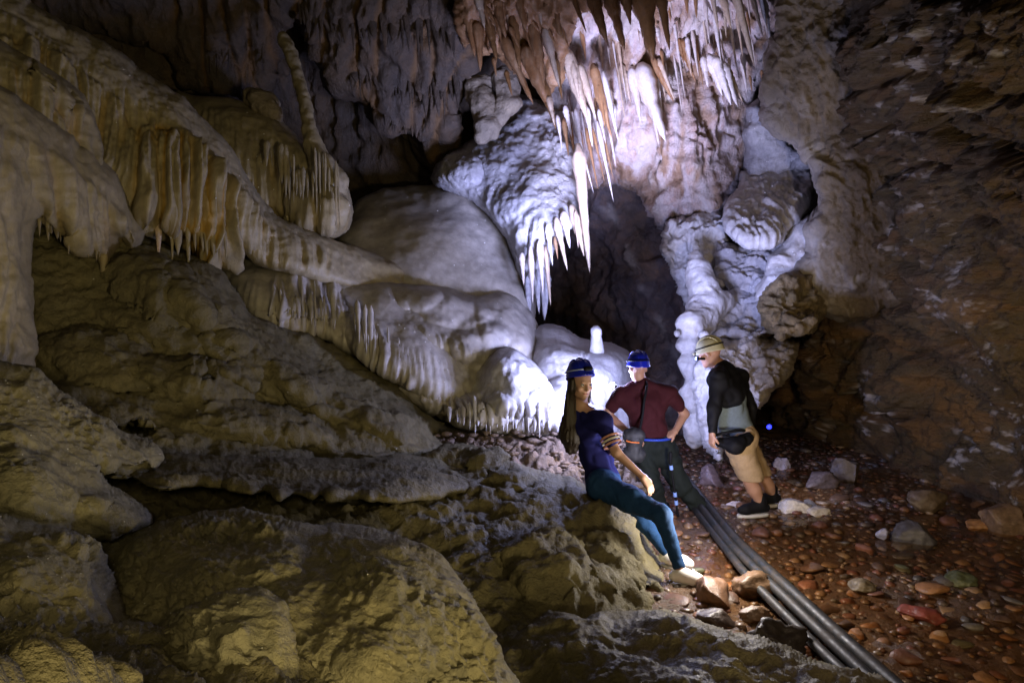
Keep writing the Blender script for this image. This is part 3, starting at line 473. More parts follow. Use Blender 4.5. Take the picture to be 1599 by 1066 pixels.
mass('boulder', [(205, 1010), (240, 975), (290, 945), (345, 925), (395, 922), (425, 935), (448, 970), (455, 1010), (450, 1160), (215, 1160)],
     [(230, 1010, 2.0), (350, 940, 1.95), (440, 980, 1.9), (350, 1040, 1.72), (420, 1100, 1.7), (240, 1100, 1.8)], M_near, step=2.2, edge=30, back=0.25, disp=d_near, seed=55,
     label='small rounded tan boulder in front of the large pitted one', cat='boulder')
mass('rock_ledge', [(760, 1160), (770, 1040), (800, 990), (860, 965), (940, 958), (1000, 955), (1040, 960), (1090, 968), (1130, 985), (1190, 1000), (1240, 1022), (1290, 1040), (1345, 1052), (1400, 1080), (1440, 1160)],
     [(780, 1060, 2.9), (860, 980, 3.2), (1000, 965, 3.3), (1100, 985, 3.15), (1240, 1035, 2.9), (1350, 1070, 2.7), (1000, 1060, 2.6), (1150, 1080, 2.5), (900, 1150, 2.4), (1300, 1150, 2.3)], M_slope, step=2.4, edge=30, back=0.5, disp=lambda W, X, Y: 0.06 * fbm(W * 2.2, 5, .5) + 0.03 * ridged(W * 4, 4, .55) + 0.006 * fbm(W * 24, 3), seed=56,
     label='low brown rock ledge along the bottom edge beside the hoses', cat='rock')

# ------------------------------------------------------------------ stalactites
def stal_var(seed, n=10, rings=16, blunt=0.05):
    rr = np.random.RandomState(seed); V = []; ph = rr.rand() * 6
    rib = rr.rand(n) * 0.22 + 0.89
    bx = rr.normal() * 0.04; by = rr.normal() * 0.04
    for i in range(rings):
        t = i / (rings - 1); r = (0.3 + 0.7 * min(1, t / 0.16) ** .6) * (1 - t) ** 0.72 * (1 - 0.12 * math.sin(t * 9 + ph)) * (1 + .08 * rr.normal()) + blunt * (1 - t ** 8)
        if i == rings - 1: r = 0.01
        for j in range(n):
            a = 2 * math.pi * j / n; k = r * (rib[j] + 0.05 * rr.normal())
            V.append((k * math.cos(a) + bx * math.sin(t * 3) * 3, k * math.sin(a) * 0.75 + by * math.sin(t * 3), -t))
    F = [[i * n + j, i * n + (j + 1) % n, (i + 1) * n + (j + 1) % n, (i + 1) * n + j] for i in range(rings - 1) for j in range(n)]
    F += [[k + 1, k, n - 1 - k, n - 2 - k] for k in range(n // 2 - 1)]
    return np.array(V, float), np.array(F)
SV = [stal_var(100 + k) for k in range(7)]
_sm = {}
def stal(top, tip, wpx, d, mat, parent, flat=1.0, name='stalactite', dtip=None):
    """hanging tapered column from top pixel to tip pixel at distance d"""
    A = P(*top, d); B = P(*tip, dtip or d - 0.02); r = wpx * 0.5 * d / FPX; k = random.randrange(7); key = (k, mat.name)
    if key not in _sm:
        _sm[key] = mk_mesh('stalactite', *SV[k]); _sm[key].materials.append(mat)
    o = bpy.data.objects.new(name, _sm[key]); COL.objects.link(o)
    v = Vector(A - B); L = v.length
    o.rotation_euler = v.to_track_quat('Z', 'Y').to_euler(); o.scale = (r * flat, r, L)
    o.location = Vector(A) - parent.location; o.parent = parent; return o
def cluster(name, lst, label, cat='stalactites', group=None):
    c0 = P(*lst[0][0], lst[0][3]); e = empty(name, c0); tag(e, label, cat, group); return e
def stals(name, lst, label, jitter=0):
    e = cluster(name, lst, label)
    for it in lst: stal(*it[:5], e)
    return e
O, B_, C_, W_ = M_orange, M_brown, M_cream, M_pale
stals('stalactite_cluster', [((918, -25), (948, 68), 36, 7.7, B_), ((950, -25), (976, 80), 34, 7.7, B_), ((998, -30), (1020, 97), 54, 7.65, B_), ((975, -25), (985, 40), 26, 7.6, B_), ((1028, -30), (1046, 80), 26, 7.6, B_), ((1008, -10), (1003, 60), 22, 7.7, B_), ((893, -10), (916, 52), 12, 7.8, B_)],
      'row of large dark brown stalactites at the top centre')
L2 = [((745, 35), (750, 112), 22, 8.2, O), ((728, 10), (742, 90), 24, 8.2, O), ((762, 30), (776, 98), 22, 8.15, B_), ((785, 55), (833, 163), 26, 8.15, O), ((800, 20), (812, 110), 26, 8.1, B_), ((830, 30), (852, 150), 34, 8.1, O), ((850, 40), (874, 137), 22, 8.05, C_), ((852, 0), (880, 62), 30, 8.0, B_), ((866, 90), (878, 156), 16, 8.1, B_),
      ((818, 70), (862, 178), 38, 8.15, O), ((845, 120), (868, 202), 26, 8.15, B_), ((856, 150), (866, 196), 14, 8.1, C_), ((775, 0), (790, 60), 26, 8.0, O), ((808, -10), (822, 50), 24, 7.95, O), ((838, -10), (846, 40), 18, 7.95, C_), ((745, -10), (757, 45), 20, 8.0, C_), ((770, 90), (775, 120), 10, 8.1, O), ((868, 0), (872, 55), 14, 7.9, O), ((790, 110), (800, 150), 12, 8.2, B_)]
for k in range(14):
    x = 740 + 140 * random.random(); y = -5 + 95 * random.random() * (x - 700) / 180; L2.append(((x, y), (x + 8 + 14 * random.random(), y + 28 + 40 * random.random()), 8 + 9 * random.random(), 8.0 + .1 * random.random(), random.choice([O, O, B_, C_])))
stals('stalactite_cluster', L2, 'dense orange stalactite mass left of the big brown row')
L3 = [((884, 78), (919, 192), 34, 8.6, C_), ((905, 100), (931, 187), 22, 8.6, C_), ((926, 100), (956, 218), 26, 8.55, O), ((942, 112), (966, 222), 14, 8.5, W_), ((893, 95), (905, 160), 16, 8.5, C_), ((935, 130), (945, 200), 14, 8.5, O)]
stals('stalactite_cluster', L3, 'pair of cream and orange drapes hanging above the white needle stalactites')
L4 = [((893, 175), (927, 302), 9, 8.9, W_), ((932, 190), (958, 315), 11, 8.9, W_), ((905, 200), (917, 298), 7, 9.0, O), ((915, 200), (934, 296), 9, 9.0, O), ((925, 200), (944, 285), 7, 9.0, O), ((940, 200), (958, 280), 8, 9.0, O), ((880, 185), (888, 245), 12, 8.9, O), ((890, 190), (900, 262), 9, 9.0, O), ((870, 180), (878, 235), 10, 8.9, W_), ((950, 190), (962, 262), 7, 9.0, W_), ((898, 170), (910, 240), 12, 8.9, W_), ((915, 165), (925, 230), 14, 8.9, W_), ((935, 170), (946, 225), 12, 8.9, W_), ((882, 165), (893, 215), 13, 8.85, W_)]
stals('stalactite_cluster', L4, 'thin white and orange needle stalactites above the dark cavity')
L5 = [((902, 225), (921, 426), 30, 8.35, C_), ((892, 320), (912, 400), 24, 8.3, C_), ((880, 330), (890, 388), 20, 8.2, W_), ((868, 340), (886, 422), 17, 8.15, C_), ((855, 350), (863, 415), 13, 8.15, W_), ((898, 330), (903, 387), 9, 8.2, C_), ((842, 375), (848, 460), 15, 8.15, W_), ((828, 385), (832, 474), 14, 8.15, W_), ((815, 395), (818, 446), 12, 8.2, W_), ((852, 385), (860, 478), 13, 8.25, C_), ((866, 370), (871, 405), 9, 8.2, O), ((838, 420), (842, 490), 16, 8.4, M_block), ((850, 420), (850, 500), 20, 8.5, M_block), ((824, 430), (828, 500), 16, 8.5, M_block)]
stals('stalactite_fringe', L5, 'bright fringe of cream stalactites along the hanging grey block')
L6 = [((1000, 100), (1040, 222), 46, 9.0, W_), ((1018, 90), (1052, 160), 20, 8.95, O), ((985, 105), (1000, 190), 26, 9.05, W_), ((1012, 130), (1030, 232), 14, 9.0, W_), ((970, 100), (985, 160), 18, 9.05, C_), ((1028, 92), (1054, 158), 12, 8.9, C_)]
stals('stalactite_cluster', L6, 'white draped stalactites on the pink wall under the brown row')
L7 = [((1140, -40), (1178, 104), 22, 8.2, C_), ((1120, -30), (1142, 46), 22, 8.2, C_), ((1108, -30), (1122, 50), 14, 8.2, C_), ((1128, -30), (1134, 60), 12, 8.3, C_), ((1085, -30), (1088, 30), 14, 8.3, O), ((1070, -30), (1074, 24), 16, 8.3, O), ((1165, -40), (1192, 60), 14, 8.4, W_), ((1180, -40), (1196, 40), 16, 8.4, M_block), ((1100, 0), (1108, 70), 9, 8.5, W_), ((1150, 20), (1160, 90), 9, 8.5, C_)]
stals('stalactite_cluster', L7, 'long cream stalactites hanging at the top right of the pink wall')
L8 = [((1105, 85), (1128, 150), 22, 8.7, W_), ((1115, 88), (1142, 165), 26, 8.65, W_), ((1128, 98), (1152, 167), 22, 8.65, W_), ((1098, 88), (1106, 138), 16, 8.7, W_), ((1135, 105), (1160, 160), 12, 8.7, C_)]
stals('stalactite_cluster', L8, 'small blue-white hanging drape shaped like a folded cloth')
L9 = [((1065, 62), (1086, 128), 18, 8.9, O), ((1072, 70), (1080, 120), 10, 8.85, C_), ((1060, 60), (1068, 100), 9, 8.9, O)]
stals('stalactite_cluster', L9, 'short orange stalactite left of the folded white drape')
L10 = []
for k in range(80):
    x = random.uniform(880, 1195); y = random.uniform(-30, 150) if x > 960 else random.uniform(60, 210); l = 22 + 70 * random.random() ** 2; L10.append(((x, y - l * .5), (x + l * .16, y + l * .6), 4 + 9 * random.random() ** 2, 8.45 + .25 * (y > 60) + .3 * random.random() + max(0, y - 60) * .004, random.choice([W_, W_, C_, O])))
stals('stalactite_cluster', L10, 'scattered thin stalactites all over the pink and white wall')
# fringes under the left drapes and ledge
def fringe(name, pts, n, ln, wd, d0, d1, mats, label, lean=4):
    lst = []; A = np.array(pts, float); seg = np.r_[0, np.cumsum(np.linalg.norm(np.diff(A, axis=0), axis=1))]
    for k in range(n):
        t = (k + random.random() * 0.9) / n * seg[-1]; x = np.interp(t, seg, A[:, 0]); y = np.interp(t, seg, A[:, 1]); d = d0 + (d1 - d0) * t / seg[-1]
        l = ln * (0.45 + 1.1 * random.random() ** 1.5); wv = wd * (0.5 + 1.3 * random.random() ** 2); lst.append(((x, y - l * 0.75), (x + lean * random.random(), y + l * 0.42), wv, d + 0.14 + .05 * random.random(), random.choice(mats), d - .02))
    e = cluster(name, lst, label)
    for it in lst: stal(*it[:5], e, dtip=it[5])
    return e
fringe('drip_fringe', [(455, 290), (500, 300), (530, 325)], 14, 60, 8, 7.35, 7.5, [M_drape], 'thin drip fringe under the foot of the leaning column')
fringe('drip_fringe', [(415, 245), (440, 265), (450, 290)], 7, 50, 7, 7.5, 7.5, [M_drape], 'short drips under the dark ledge left of the column foot')
fringe('drip_fringe', [(430, 478), (470, 488), (530, 492)], 18, 44, 7, 6.6, 6.7, [M_mound], 'row of pale drips at the left end of the long grey dome')
fringe('drip_fringe', [(550, 505), (580, 535), (625, 575)], 13, 50, 7, 6.55, 6.6, [M_mound], 'row of thin drips on the rounded grey bulge')
fringe('drip_fringe', [(205, 330), (250, 350), (300, 370), (355, 385)], 15, 95, 15, 6.1, 6.35, [M_drape, M_drape, M_cream], 'thick ribs at the bottom of the yellow grooved curtain', lean=8)
fringe('drip_fringe', [(190, 475), (230, 490), (292, 500)], 12, 40, 6, 5.6, 5.65, [M_slope], 'small dark drips in the middle of the brown slope', lean=8)
fringe('drip_fringe', [(60, 345), (100, 375), (160, 395)], 12, 44, 8, 5.0, 5.5, [M_drape], 'ragged drips over the hollow by the left pillar', lean=6)
fringe('drip_fringe', [(700, 650), (760, 660), (860, 665)], 22, 34, 6, 6.35, 6.35, [M_white, M_mound], 'brown-streaked drips at the foot of the low white dome', lean=2)
fringe('drip_fringe', [(590, 165), (620, 200), (660, 190)], 9, 60, 10, 9.4, 9.6, [M_back], 'dim grey drips at the ceiling edge above the broad dome', lean=8)
fringe('drip_fringe', [(460, 20), (560, 40), (720, 60)], 26, 90, 16, 8.9, 8.7, [M_back], 'grey-brown stalactites across the dim ceiling, upper row', lean=10)
fringe('drip_fringe', [(540, 110), (620, 140), (715, 140)], 22, 80, 14, 9.3, 9.2, [M_back], 'grey-brown stalactites across the dim ceiling, lower row', lean=10)
fringe('drip_fringe', [(215, 40), (320, 60), (420, 60)], 18, 100, 16, 9.0, 9.2, [M_back], 'brown stalactites on the ceiling left of the leaning column', lean=5)
fringe('drip_fringe', [(380, 770), (430, 776), (505, 778)], 9, 18, 12, 4.0, 4.15, [M_slope], 'stubby teeth over the black gap below the flowstone roll', lean=4)

# ------------------------------------------------------------------ SDF modelling (bodies, columns)
def smin(a, b, k):
    h = np.clip(0.5 + 0.5 * (b - a) / k, 0, 1); return b * (1 - h) + a * h - k * h * (1 - h)
def sdf_mesh(prims, h=0.009, noise=None, cut=None):
    """prims: ('c', p1, r1, p2, r2, k) tapered capsule / ('e', centre, (rx,ry,rz), R or None, k) ellipsoid; smooth union, surface nets"""
    lo = np.full(3, 1e9); hi = -lo
    for p in prims:
        if p[0] == 'c': a, b, r = np.array(p[1]), np.array(p[3]), max(p[2], p[4])
        else: a = b = np.array(p[1]); r = max(p[2])
        lo = np.minimum(lo, np.minimum(a, b) - r - .04); hi = np.maximum(hi, np.maximum(a, b) + r + .04)
    n = np.ceil((hi - lo) / h).astype(int) + 1; f = np.full(n, 0.3, np.float32)
    ax = [lo[i] + h * np.arange(n[i]) for i in range(3)]
    for p in prims:
        if p[0] == 'c': a, b, r, k = np.array(p[1]), np.array(p[3]), max(p[2], p[4]), p[5]
        else: a = b = np.array(p[1]); r = max(p[2]); k = p[4]
        i0 = np.maximum(((np.minimum(a, b) - r - .06 - lo) / h).astype(int), 0); i1 = np.minimum(((np.maximum(a, b) + r + .06 - lo) / h).astype(int) + 2, n)
        Q = np.stack(np.meshgrid(ax[0][i0[0]:i1[0]], ax[1][i0[1]:i1[1]], ax[2][i0[2]:i1[2]], indexing='ij'), -1).astype(np.float32)
        if p[0] == 'c':
            ab = (b - a).astype(np.float32); t = np.clip(((Q - a) @ ab) / (ab @ ab + 1e-9), 0, 1); g = np.linalg.norm(Q - a - t[..., None] * ab, axis=-1) - (p[2] + (p[4] - p[2]) * t)
        else:
            q = Q - a
            if p[3] is not None: q = q @ np.array(p[3])
            rr = np.array(p[2]); k0 = np.linalg.norm(q / rr, axis=-1); k1 = np.linalg.norm(q / (rr * rr), axis=-1) + 1e-6; g = k0 * (k0 - 1) / k1
        sl = tuple(slice(i0[i], i1[i]) for i in range(3))
        if k < 0: f[sl] = -smin(-f[sl], g, -k)
        else: f[sl] = smin(f[sl], g, k)
    if noise or cut:
        Q = np.stack(np.meshgrid(*ax, indexing='ij'), -1)
        if noise:
            m = np.abs(f) < 0.05; f[m] += noise(Q[m])
        if cut:
            for c in cut: f = np.maximum(f, c(Q))
    ins = f < 0; c = [ins[a:n[0] - 1 + a, b:n[1] - 1 + b, d:n[2] - 1 + d] for a in (0, 1) for b in (0, 1) for d in (0, 1)]
    sm = sum(x.astype(int) for x in c); act = (sm > 0) & (sm < 8); ci = np.argwhere(act); idm = np.full(act.shape, -1); idm[act] = np.arange(len(ci))
    acc = np.zeros((len(ci), 3)); cn = np.zeros(len(ci)); corners = [(a, b, d) for a in (0, 1) for b in (0, 1) for d in (0, 1)]
    for A in corners:
        for ax_ in range(3):
            if A[ax_] == 0:
                Bc = list(A); Bc[ax_] = 1; fa = f[ci[:, 0] + A[0], ci[:, 1] + A[1], ci[:, 2] + A[2]]; fb = f[ci[:, 0] + Bc[0], ci[:, 1] + Bc[1], ci[:, 2] + Bc[2]]
                m = (fa < 0) != (fb < 0); t = np.where(m, fa / (fa - fb + 1e-12), 0); pt = np.tile(np.array(A, float), (len(ci), 1)); pt[:, ax_] += t; acc[m] += pt[m]; cn[m] += 1
    V = lo + h * (ci + acc / cn[:, None]); Fs = []
    for ax_ in range(3):
        sl0 = [slice(1, -1)] * 3; a0 = list(sl0); a1 = list(sl0); a0[ax_] = slice(0, -1); a1[ax_] = slice(1, None)
        s0 = ins[tuple(a0)]; s1 = ins[tuple(a1)]; e = np.argwhere(s0 != s1); off = [1, 1, 1]; off[ax_] = 0; e = e + np.array(off)
        fl = ins[e[:, 0], e[:, 1], e[:, 2]]; b1, b2 = [(1, 2), (2, 0), (0, 1)][ax_]
        def cell(d1, d2):
            q = e.copy(); q[:, b1] -= d1; q[:, b2] -= d2; return idm[q[:, 0], q[:, 1], q[:, 2]]
        qd = np.stack([cell(1, 1), cell(0, 1), cell(0, 0), cell(1, 0)], 1); qd[~fl] = qd[~fl][:, ::-1]; Fs.append(qd)
    F = np.vstack(Fs); F = F[(F >= 0).all(1)]
    return V, F
def rnoise(amp, sc): return lambda Q: (amp * fbm(Q * sc, 4)).astype(np.float32)
def chain(pts, k=0.04):
    """pts: (px,py,d,r_px) joined into tapered capsules"""
    out = []
    for a, b in zip(pts[:-1], pts[1:]): out.append(('c', P(*a[:3]), a[3] * a[2] / FPX, P(*b[:3]), b[3] * b[2] / FPX, k))
    return out
V, F = sdf_mesh(chain([(443, 60, 8.6, 10), (452, 80, 8.5, 10), (461, 104, 8.4, 9), (474, 152, 8.2, 10), (484, 203, 8.0, 11), (490, 228, 7.9, 14), (505, 262, 7.8, 20), (518, 285, 7.8, 26)], 0.03), 0.02, rnoise(0.018, 9))
tag(add('stone_column', V, F, M_drape, attrs=None), 'long thin leaning stone column on the dark ledge, upper left', 'stone column')
V, F = sdf_mesh(chain([(1084, 402, 8.3, 11), (1092, 425, 8.2, 17), (1098, 450, 8.1, 22), (1104, 478, 8.0, 27), (1092, 500, 7.8, 24), (1078, 512, 7.6, 22)], 0.08) + chain([(1128, 470, 8.1, 18), (1104, 478, 8.0, 25)], .08)
                + [('e', P(1078, 505, 7.6), (.15, .15, .13), None, .03), ('e', P(1077, 537, 7.6), (.14, .14, .12), None, .02), ('e', P(1079, 572, 7.55), (.14, .14, .16), None, .02), ('e', P(1082, 618, 7.5), (.13, .13, .22), None, .03), ('e', P(1088, 668, 7.5), (.14, .14, .24), None, .03), ('e', P(1058, 520, 7.5), (.05, .05, .05), None, .02), ('e', P(1100, 524, 7.4), (.06, .06, .06), None, .02)], 0.018, rnoise(0.03, 6))
tag(add('stone_column', V, F, M_white), 'lumpy white stalagmite column with bulging rings behind the party', 'stalagmite')
V, F = sdf_mesh(chain([(932, 545, 7.7, 12), (931, 530, 7.65, 8), (931, 516, 7.6, 8.5)], 0.02), 0.012, rnoise(0.01, 12))
tag(add('stalagmite', V, F, M_white), 'small white knob stalagmite on top of the lit dome', 'stalagmite')
for pts, lab in (([(395, 155, 8.5, 16), (412, 162, 8.4, 20), (425, 180, 8.3, 16)], 'brown banded bulge beside the leaning column'), ([(748, 140, 9.3, 22), (755, 165, 9.2, 20), (760, 200, 9.1, 20), (752, 212, 9.1, 14)], 'pinkish rock nose under the orange stalactites'), ([(790, 125, 9.2, 20), (796, 160, 9.1, 17), (778, 185, 9.1, 12)], 'brown twisted rib beside the pinkish rock nose')):
    V, F = sdf_mesh(chain(pts, 0.05), 0.02, rnoise(0.035, 6)); tag(add('stone_bulge', V, F, M_lip if 'pale' not in lab else M_mound), lab, 'rock')

# ------------------------------------------------------------------ floor, water
gx, gy = np.meshgrid(np.arange(-2.0, 7.5, 0.028), np.arange(1.5, 13.0, 0.032))
def floor_z(x, y):
    x = np.asarray(x, float); y = np.asarray(y, float); p = np.stack([x, y, 0 * x], -1)
    return 0.50 * sst(1.35, 0.1, x) * sst(5.3, 6.6, y) + 0.05 * sst(2.1, 1.0, x - (y - 4) * .12) + 0.05 * fbm(p * 0.9, 3) + 0.02 * sst(6.2, 7.5, y)
def floor_full(x, y):
    p = np.stack([x, y, 0 * x], -1); f1, f2, idn = worley(p * np.array([15, 15, 1]) + 0.5)
    return floor_z(x, y) + 0.018 * fbm(p * 7, 3) + 0.028 * np.clip(0.62 - f1, -.2, .6)
gz = floor_full(gx, gy); idx = np.arange(gx.size).reshape(gx.shape)
F = np.stack([idx[:-1, :-1].ravel(), idx[:-1, 1:].ravel(), idx[1:, 1:].ravel(), idx[1:, :-1].ravel()], 1)
tag(add('cave_floor', np.stack([gx, gy, gz], -1).reshape(-1, 3), F, M_floor), kind='structure')
# shallow stream
wm = bpy.data.materials.new('stream_water'); wm.use_nodes = True; nt = wm.node_tree; N = nt.nodes; L = nt.links; N.clear()
ou = N.new('ShaderNodeOutputMaterial'); tr = N.new('ShaderNodeBsdfTransparent'); tr.inputs[0].default_value = (0.93, 0.80, 0.62, 1); gl = N.new('ShaderNodeBsdfGlossy'); gl.inputs['Roughness'].default_value = 0.03
mx = N.new('ShaderNodeMixShader'); nz = N.new('ShaderNodeTexNoise'); nz.inputs['Scale'].default_value = 14; nz.inputs['Detail'].default_value = 3
g = N.new('ShaderNodeNewGeometry'); L.new(g.outputs['Position'], nz.inputs['Vector']); bu = N.new('ShaderNodeBump'); bu.inputs['Strength'].default_value = 0.25; bu.inputs['Distance'].default_value = 0.02
L.new(nz.outputs['Fac'], bu.inputs['Height']); L.new(bu.outputs[0], gl.inputs['Normal']); lw = N.new('ShaderNodeLayerWeight'); lw.inputs[0].default_value = 0.5; pw_ = N.new('ShaderNodeMath'); pw_.operation = 'POWER'; pw_.inputs[1].default_value = 4.0; L.new(lw.outputs['Facing'], pw_.inputs[0]); ml_ = N.new('ShaderNodeMath'); ml_.operation = 'MULTIPLY_ADD'; ml_.inputs[1].default_value = 0.6; ml_.inputs[2].default_value = 0.03; L.new(pw_.outputs[0], ml_.inputs[0]); L.new(ml_.outputs[0], mx.inputs[0]); L.new(tr.outputs[0], mx.inputs[1]); L.new(gl.outputs[0], mx.inputs[2]); L.new(mx.outputs[0], ou.inputs[0])
wx, wy = np.meshgrid(np.linspace(0.6, 7.4, 60), np.linspace(1.6, 7.6, 60)); wi = np.arange(wx.size).reshape(wx.shape)
WF = np.stack([wi[:-1, :-1].ravel(), wi[:-1, 1:].ravel(), wi[1:, 1:].ravel(), wi[1:, :-1].ravel()], 1)  # faces up
WZ = 0.026
tag(add('stream_water', np.stack([wx, wy, 0 * wx + WZ + 0.0015 * perlin(np.stack([wx * 3, wy * 3, 0 * wx], -1))], -1).reshape(-1, 3), WF, wm), kind='structure')

# ------------------------------------------------------------------ stones
import bmesh
def ico(sub):
    bm = bmesh.new(); bmesh.ops.create_icosphere(bm, subdivisions=sub, radius=1.0); V = np.array([v.co[:] for v in bm.verts]); F = np.array([[v.index for v in f.verts] for f in bm.faces]); bm.free(); return V, F
I1, I2, I4 = ico(1), ico(2), ico(4)
def stone_shape(base, seed, ang=0.25, noise=0.12, sc=1.3):
    V, F = base; rr = np.random.RandomState(seed); V = V.copy()
    for k in range(7):      # knock flats off it
        n = rr.normal(size=3); n /= np.linalg.norm(n); lim = 1 - ang * (0.4 + rr.rand()); dd = V @ n; V = V - n * np.clip(dd - lim, 0, None)[:, None] * 0.85
    nv = fbm(V * sc + seed * 3.1, 3) * noise; return V * (1 + nv)[:, None], F
def stone_mat(name, rough, useobj=True):
    m = bpy.data.materials.new(name); m.use_nodes = True; nt = m.node_tree; N = nt.nodes; L = nt.links; bs = N['Principled BSDF']
    if useobj:
        oi = N.new('ShaderNodeObjectInfo'); base = oi.outputs['Color']; rnd = oi.outputs['Random']
    else:
        g = N.new('ShaderNodeNewGeometry'); cr = N.new('ShaderNodeValToRGB'); cr.color_ramp.interpolation = 'CONSTANT'
        cs = [(0.15, 0.072, 0.038), (0.11, 0.055, 0.034), (0.19, 0.115, 0.065), (0.085, 0.06, 0.048), (0.15, 0.06, 0.038), (0.22, 0.16, 0.11), (0.10, 0.085, 0.075), (0.13, 0.075, 0.042)]
        cr.color_ramp.elements[0].color = (*cs[0], 1); cr.color_ramp.elements[1].color = (*cs[-1], 1); cr.color_ramp.elements[1].position = 7 / 8
        for i in range(1, 7): e = cr.color_ramp.elements.new(i / 8); e.color = (*cs[i], 1)
        L.new(g.outputs['Random Per Island'], cr.inputs[0]); base = cr.outputs[0]
    gg = N.new('ShaderNodeNewGeometry'); nz = N.new('ShaderNodeTexNoise'); nz.inputs['Scale'].default_value = 26; nz.inputs['Detail'].default_value = 8; nz.inputs['Roughness'].default_value = .7; L.new(gg.outputs['Position'], nz.inputs['Vector'])
    mr = N.new('ShaderNodeMapRange'); mr.inputs[1].default_value = .3; mr.inputs[2].default_value = .7; mr.inputs[3].default_value = .55; mr.inputs[4].default_value = 1.45; L.new(nz.outputs['Fac'], mr.inputs[0])
    mx = N.new('ShaderNodeVectorMath'); mx.operation = 'SCALE'; L.new(base, mx.inputs[0]); L.new(mr.outputs[0], mx.inputs['Scale']); L.new(mx.outputs[0], bs.inputs['Base Color'])
    bs.inputs['Roughness'].default_value = rough
    n2 = N.new('ShaderNodeTexNoise'); n2.inputs['Scale'].default_value = 90; n2.inputs['Detail'].default_value = 5; L.new(gg.outputs['Position'], n2.inputs['Vector'])
    bu = N.new('ShaderNodeBump'); bu.inputs['Strength'].default_value = .5; bu.inputs['Distance'].default_value = .006; L.new(n2.outputs['Fac'], bu.inputs['Height']); L.new(bu.outputs[0], bs.inputs['Normal'])
    return m
M_peb = stone_mat('wet_pebble', 0.48); M_pebs = stone_mat('wet_gravel', 0.35, False)
PCOL = {'reddish brown': (0.15, 0.066, 0.042), 'dark brown': (0.095, 0.052, 0.032), 'tan': (0.25, 0.15, 0.08), 'grey': (0.11, 0.095, 0.085), 'greenish': (0.085, 0.085, 0.045), 'orange brown': (0.22, 0.105, 0.045)}
pnames = list(PCOL); pw = [0.27, 0.27, 0.15, 0.12, 0.04, 0.15]
cand = []; rs = np.random.RandomState(3)
cell = {}
def place(x, y, r, f=0.8):
    k = (int(x * 5), int(y * 5))
    for i in (-1, 0, 1):
        for j in (-1, 0, 1):
            for (a, b, c) in cell.get((k[0] + i, k[1] + j), []):
                if (a - x) ** 2 + (b - y) ** 2 < ((r + c) * f) ** 2: return False
    cell.setdefault(k, []).append((x, y, r)); return True
for rr_, n in ((0.085, 220), (0.06, 1500), (0.042, 5000), (0.028, 11000)):
    for k in range(n):
        x = rs.uniform(0.3, 5.8); y = rs.uniform(2.7, 9.3)
        if x > 1.2 + (y * 0.78) or x < 0.16 * y - .3: continue
        r = rr_ * rs.uniform(0.75, 1.25)
        if rr_ > .08 and y < 4.2 and rs.rand() < .5: continue
        if place(x, y, r): cand.append((x, y, r))
cand = np.array(cand); order = np.argsort(-cand[:, 2] / cand[:, 1]); Zf = floor_z(cand[:, 0], cand[:, 1])
pmesh = [mk_mesh('pebble', *stone_shape(I2, 40 + k, 0.5, 0.2)) for k in range(8)]
for m in pmesh: m.materials.append(M_peb)
VS, FS, off = [], [], 0; svar = [stone_shape(I1, 80 + k, 0.3, 0.15) for k in range(8)]
reg = lambda x, y: 'wet' if x > 1.75 + 0.12 * (y - 4) else 'damp'
for q, i in enumerate(order):
    x, y, r = cand[i]; z = Zf[i] + r * rs.uniform(0.0, 0.22); sx, sy, sz = rs.uniform(.85, 1.3), rs.uniform(.65, 1.0), rs.uniform(.26, .52); a = rs.rand() * 6.28; tx, ty = rs.normal(0, .16, 2)
    if q < 290:
        o = bpy.data.objects.new('pebble', pmesh[rs.randint(8)]); COL.objects.link(o); o.location = (x, y, z); o.scale = (r * sx, r * sy, r * sz); o.rotation_euler = (tx, ty, a)
        cn = pnames[rs.choice(6, p=pw)]; v = rs.uniform(.75, 1.3); o.color = (*[c * v for c in PCOL[cn]], 1)
        sz_ = 'large' if r > .085 else ('medium' if r > .06 else 'small'); far = 'near the bottom edge' if y < 4.1 else ('level with the blocky orange-brown rock' if y < 5.0 else ('level with the white rock' if y < 6.3 else 'beyond the people'))
        if reg(x, y) == 'wet': side = 'close to the hoses' if x < .45 * y else 'out in the stream'; tag(o, f'{sz_} {cn} pebble {side}, {far}', 'pebble', f'{sz_} {cn} pebbles {side} {far}')
        else: tag(o, f'{sz_} {cn} stone on damp gravel, {far}', 'stone', f'{sz_} {cn} stones on damp gravel {far}')
    else:
        V, F = svar[rs.randint(8)]; ca, sa = math.cos(a), math.sin(a); W = V * np.array([r * sx, r * sy, r * sz]); W = W @ np.array([[ca, sa, 0], [-sa, ca, 0], [0, 0, 1]]); VS.append(W + [x, y, z]); FS.append(F + off); off += len(V)
tag(add('gravel', np.vstack(VS), np.vstack(FS), M_pebs), kind='stuff')
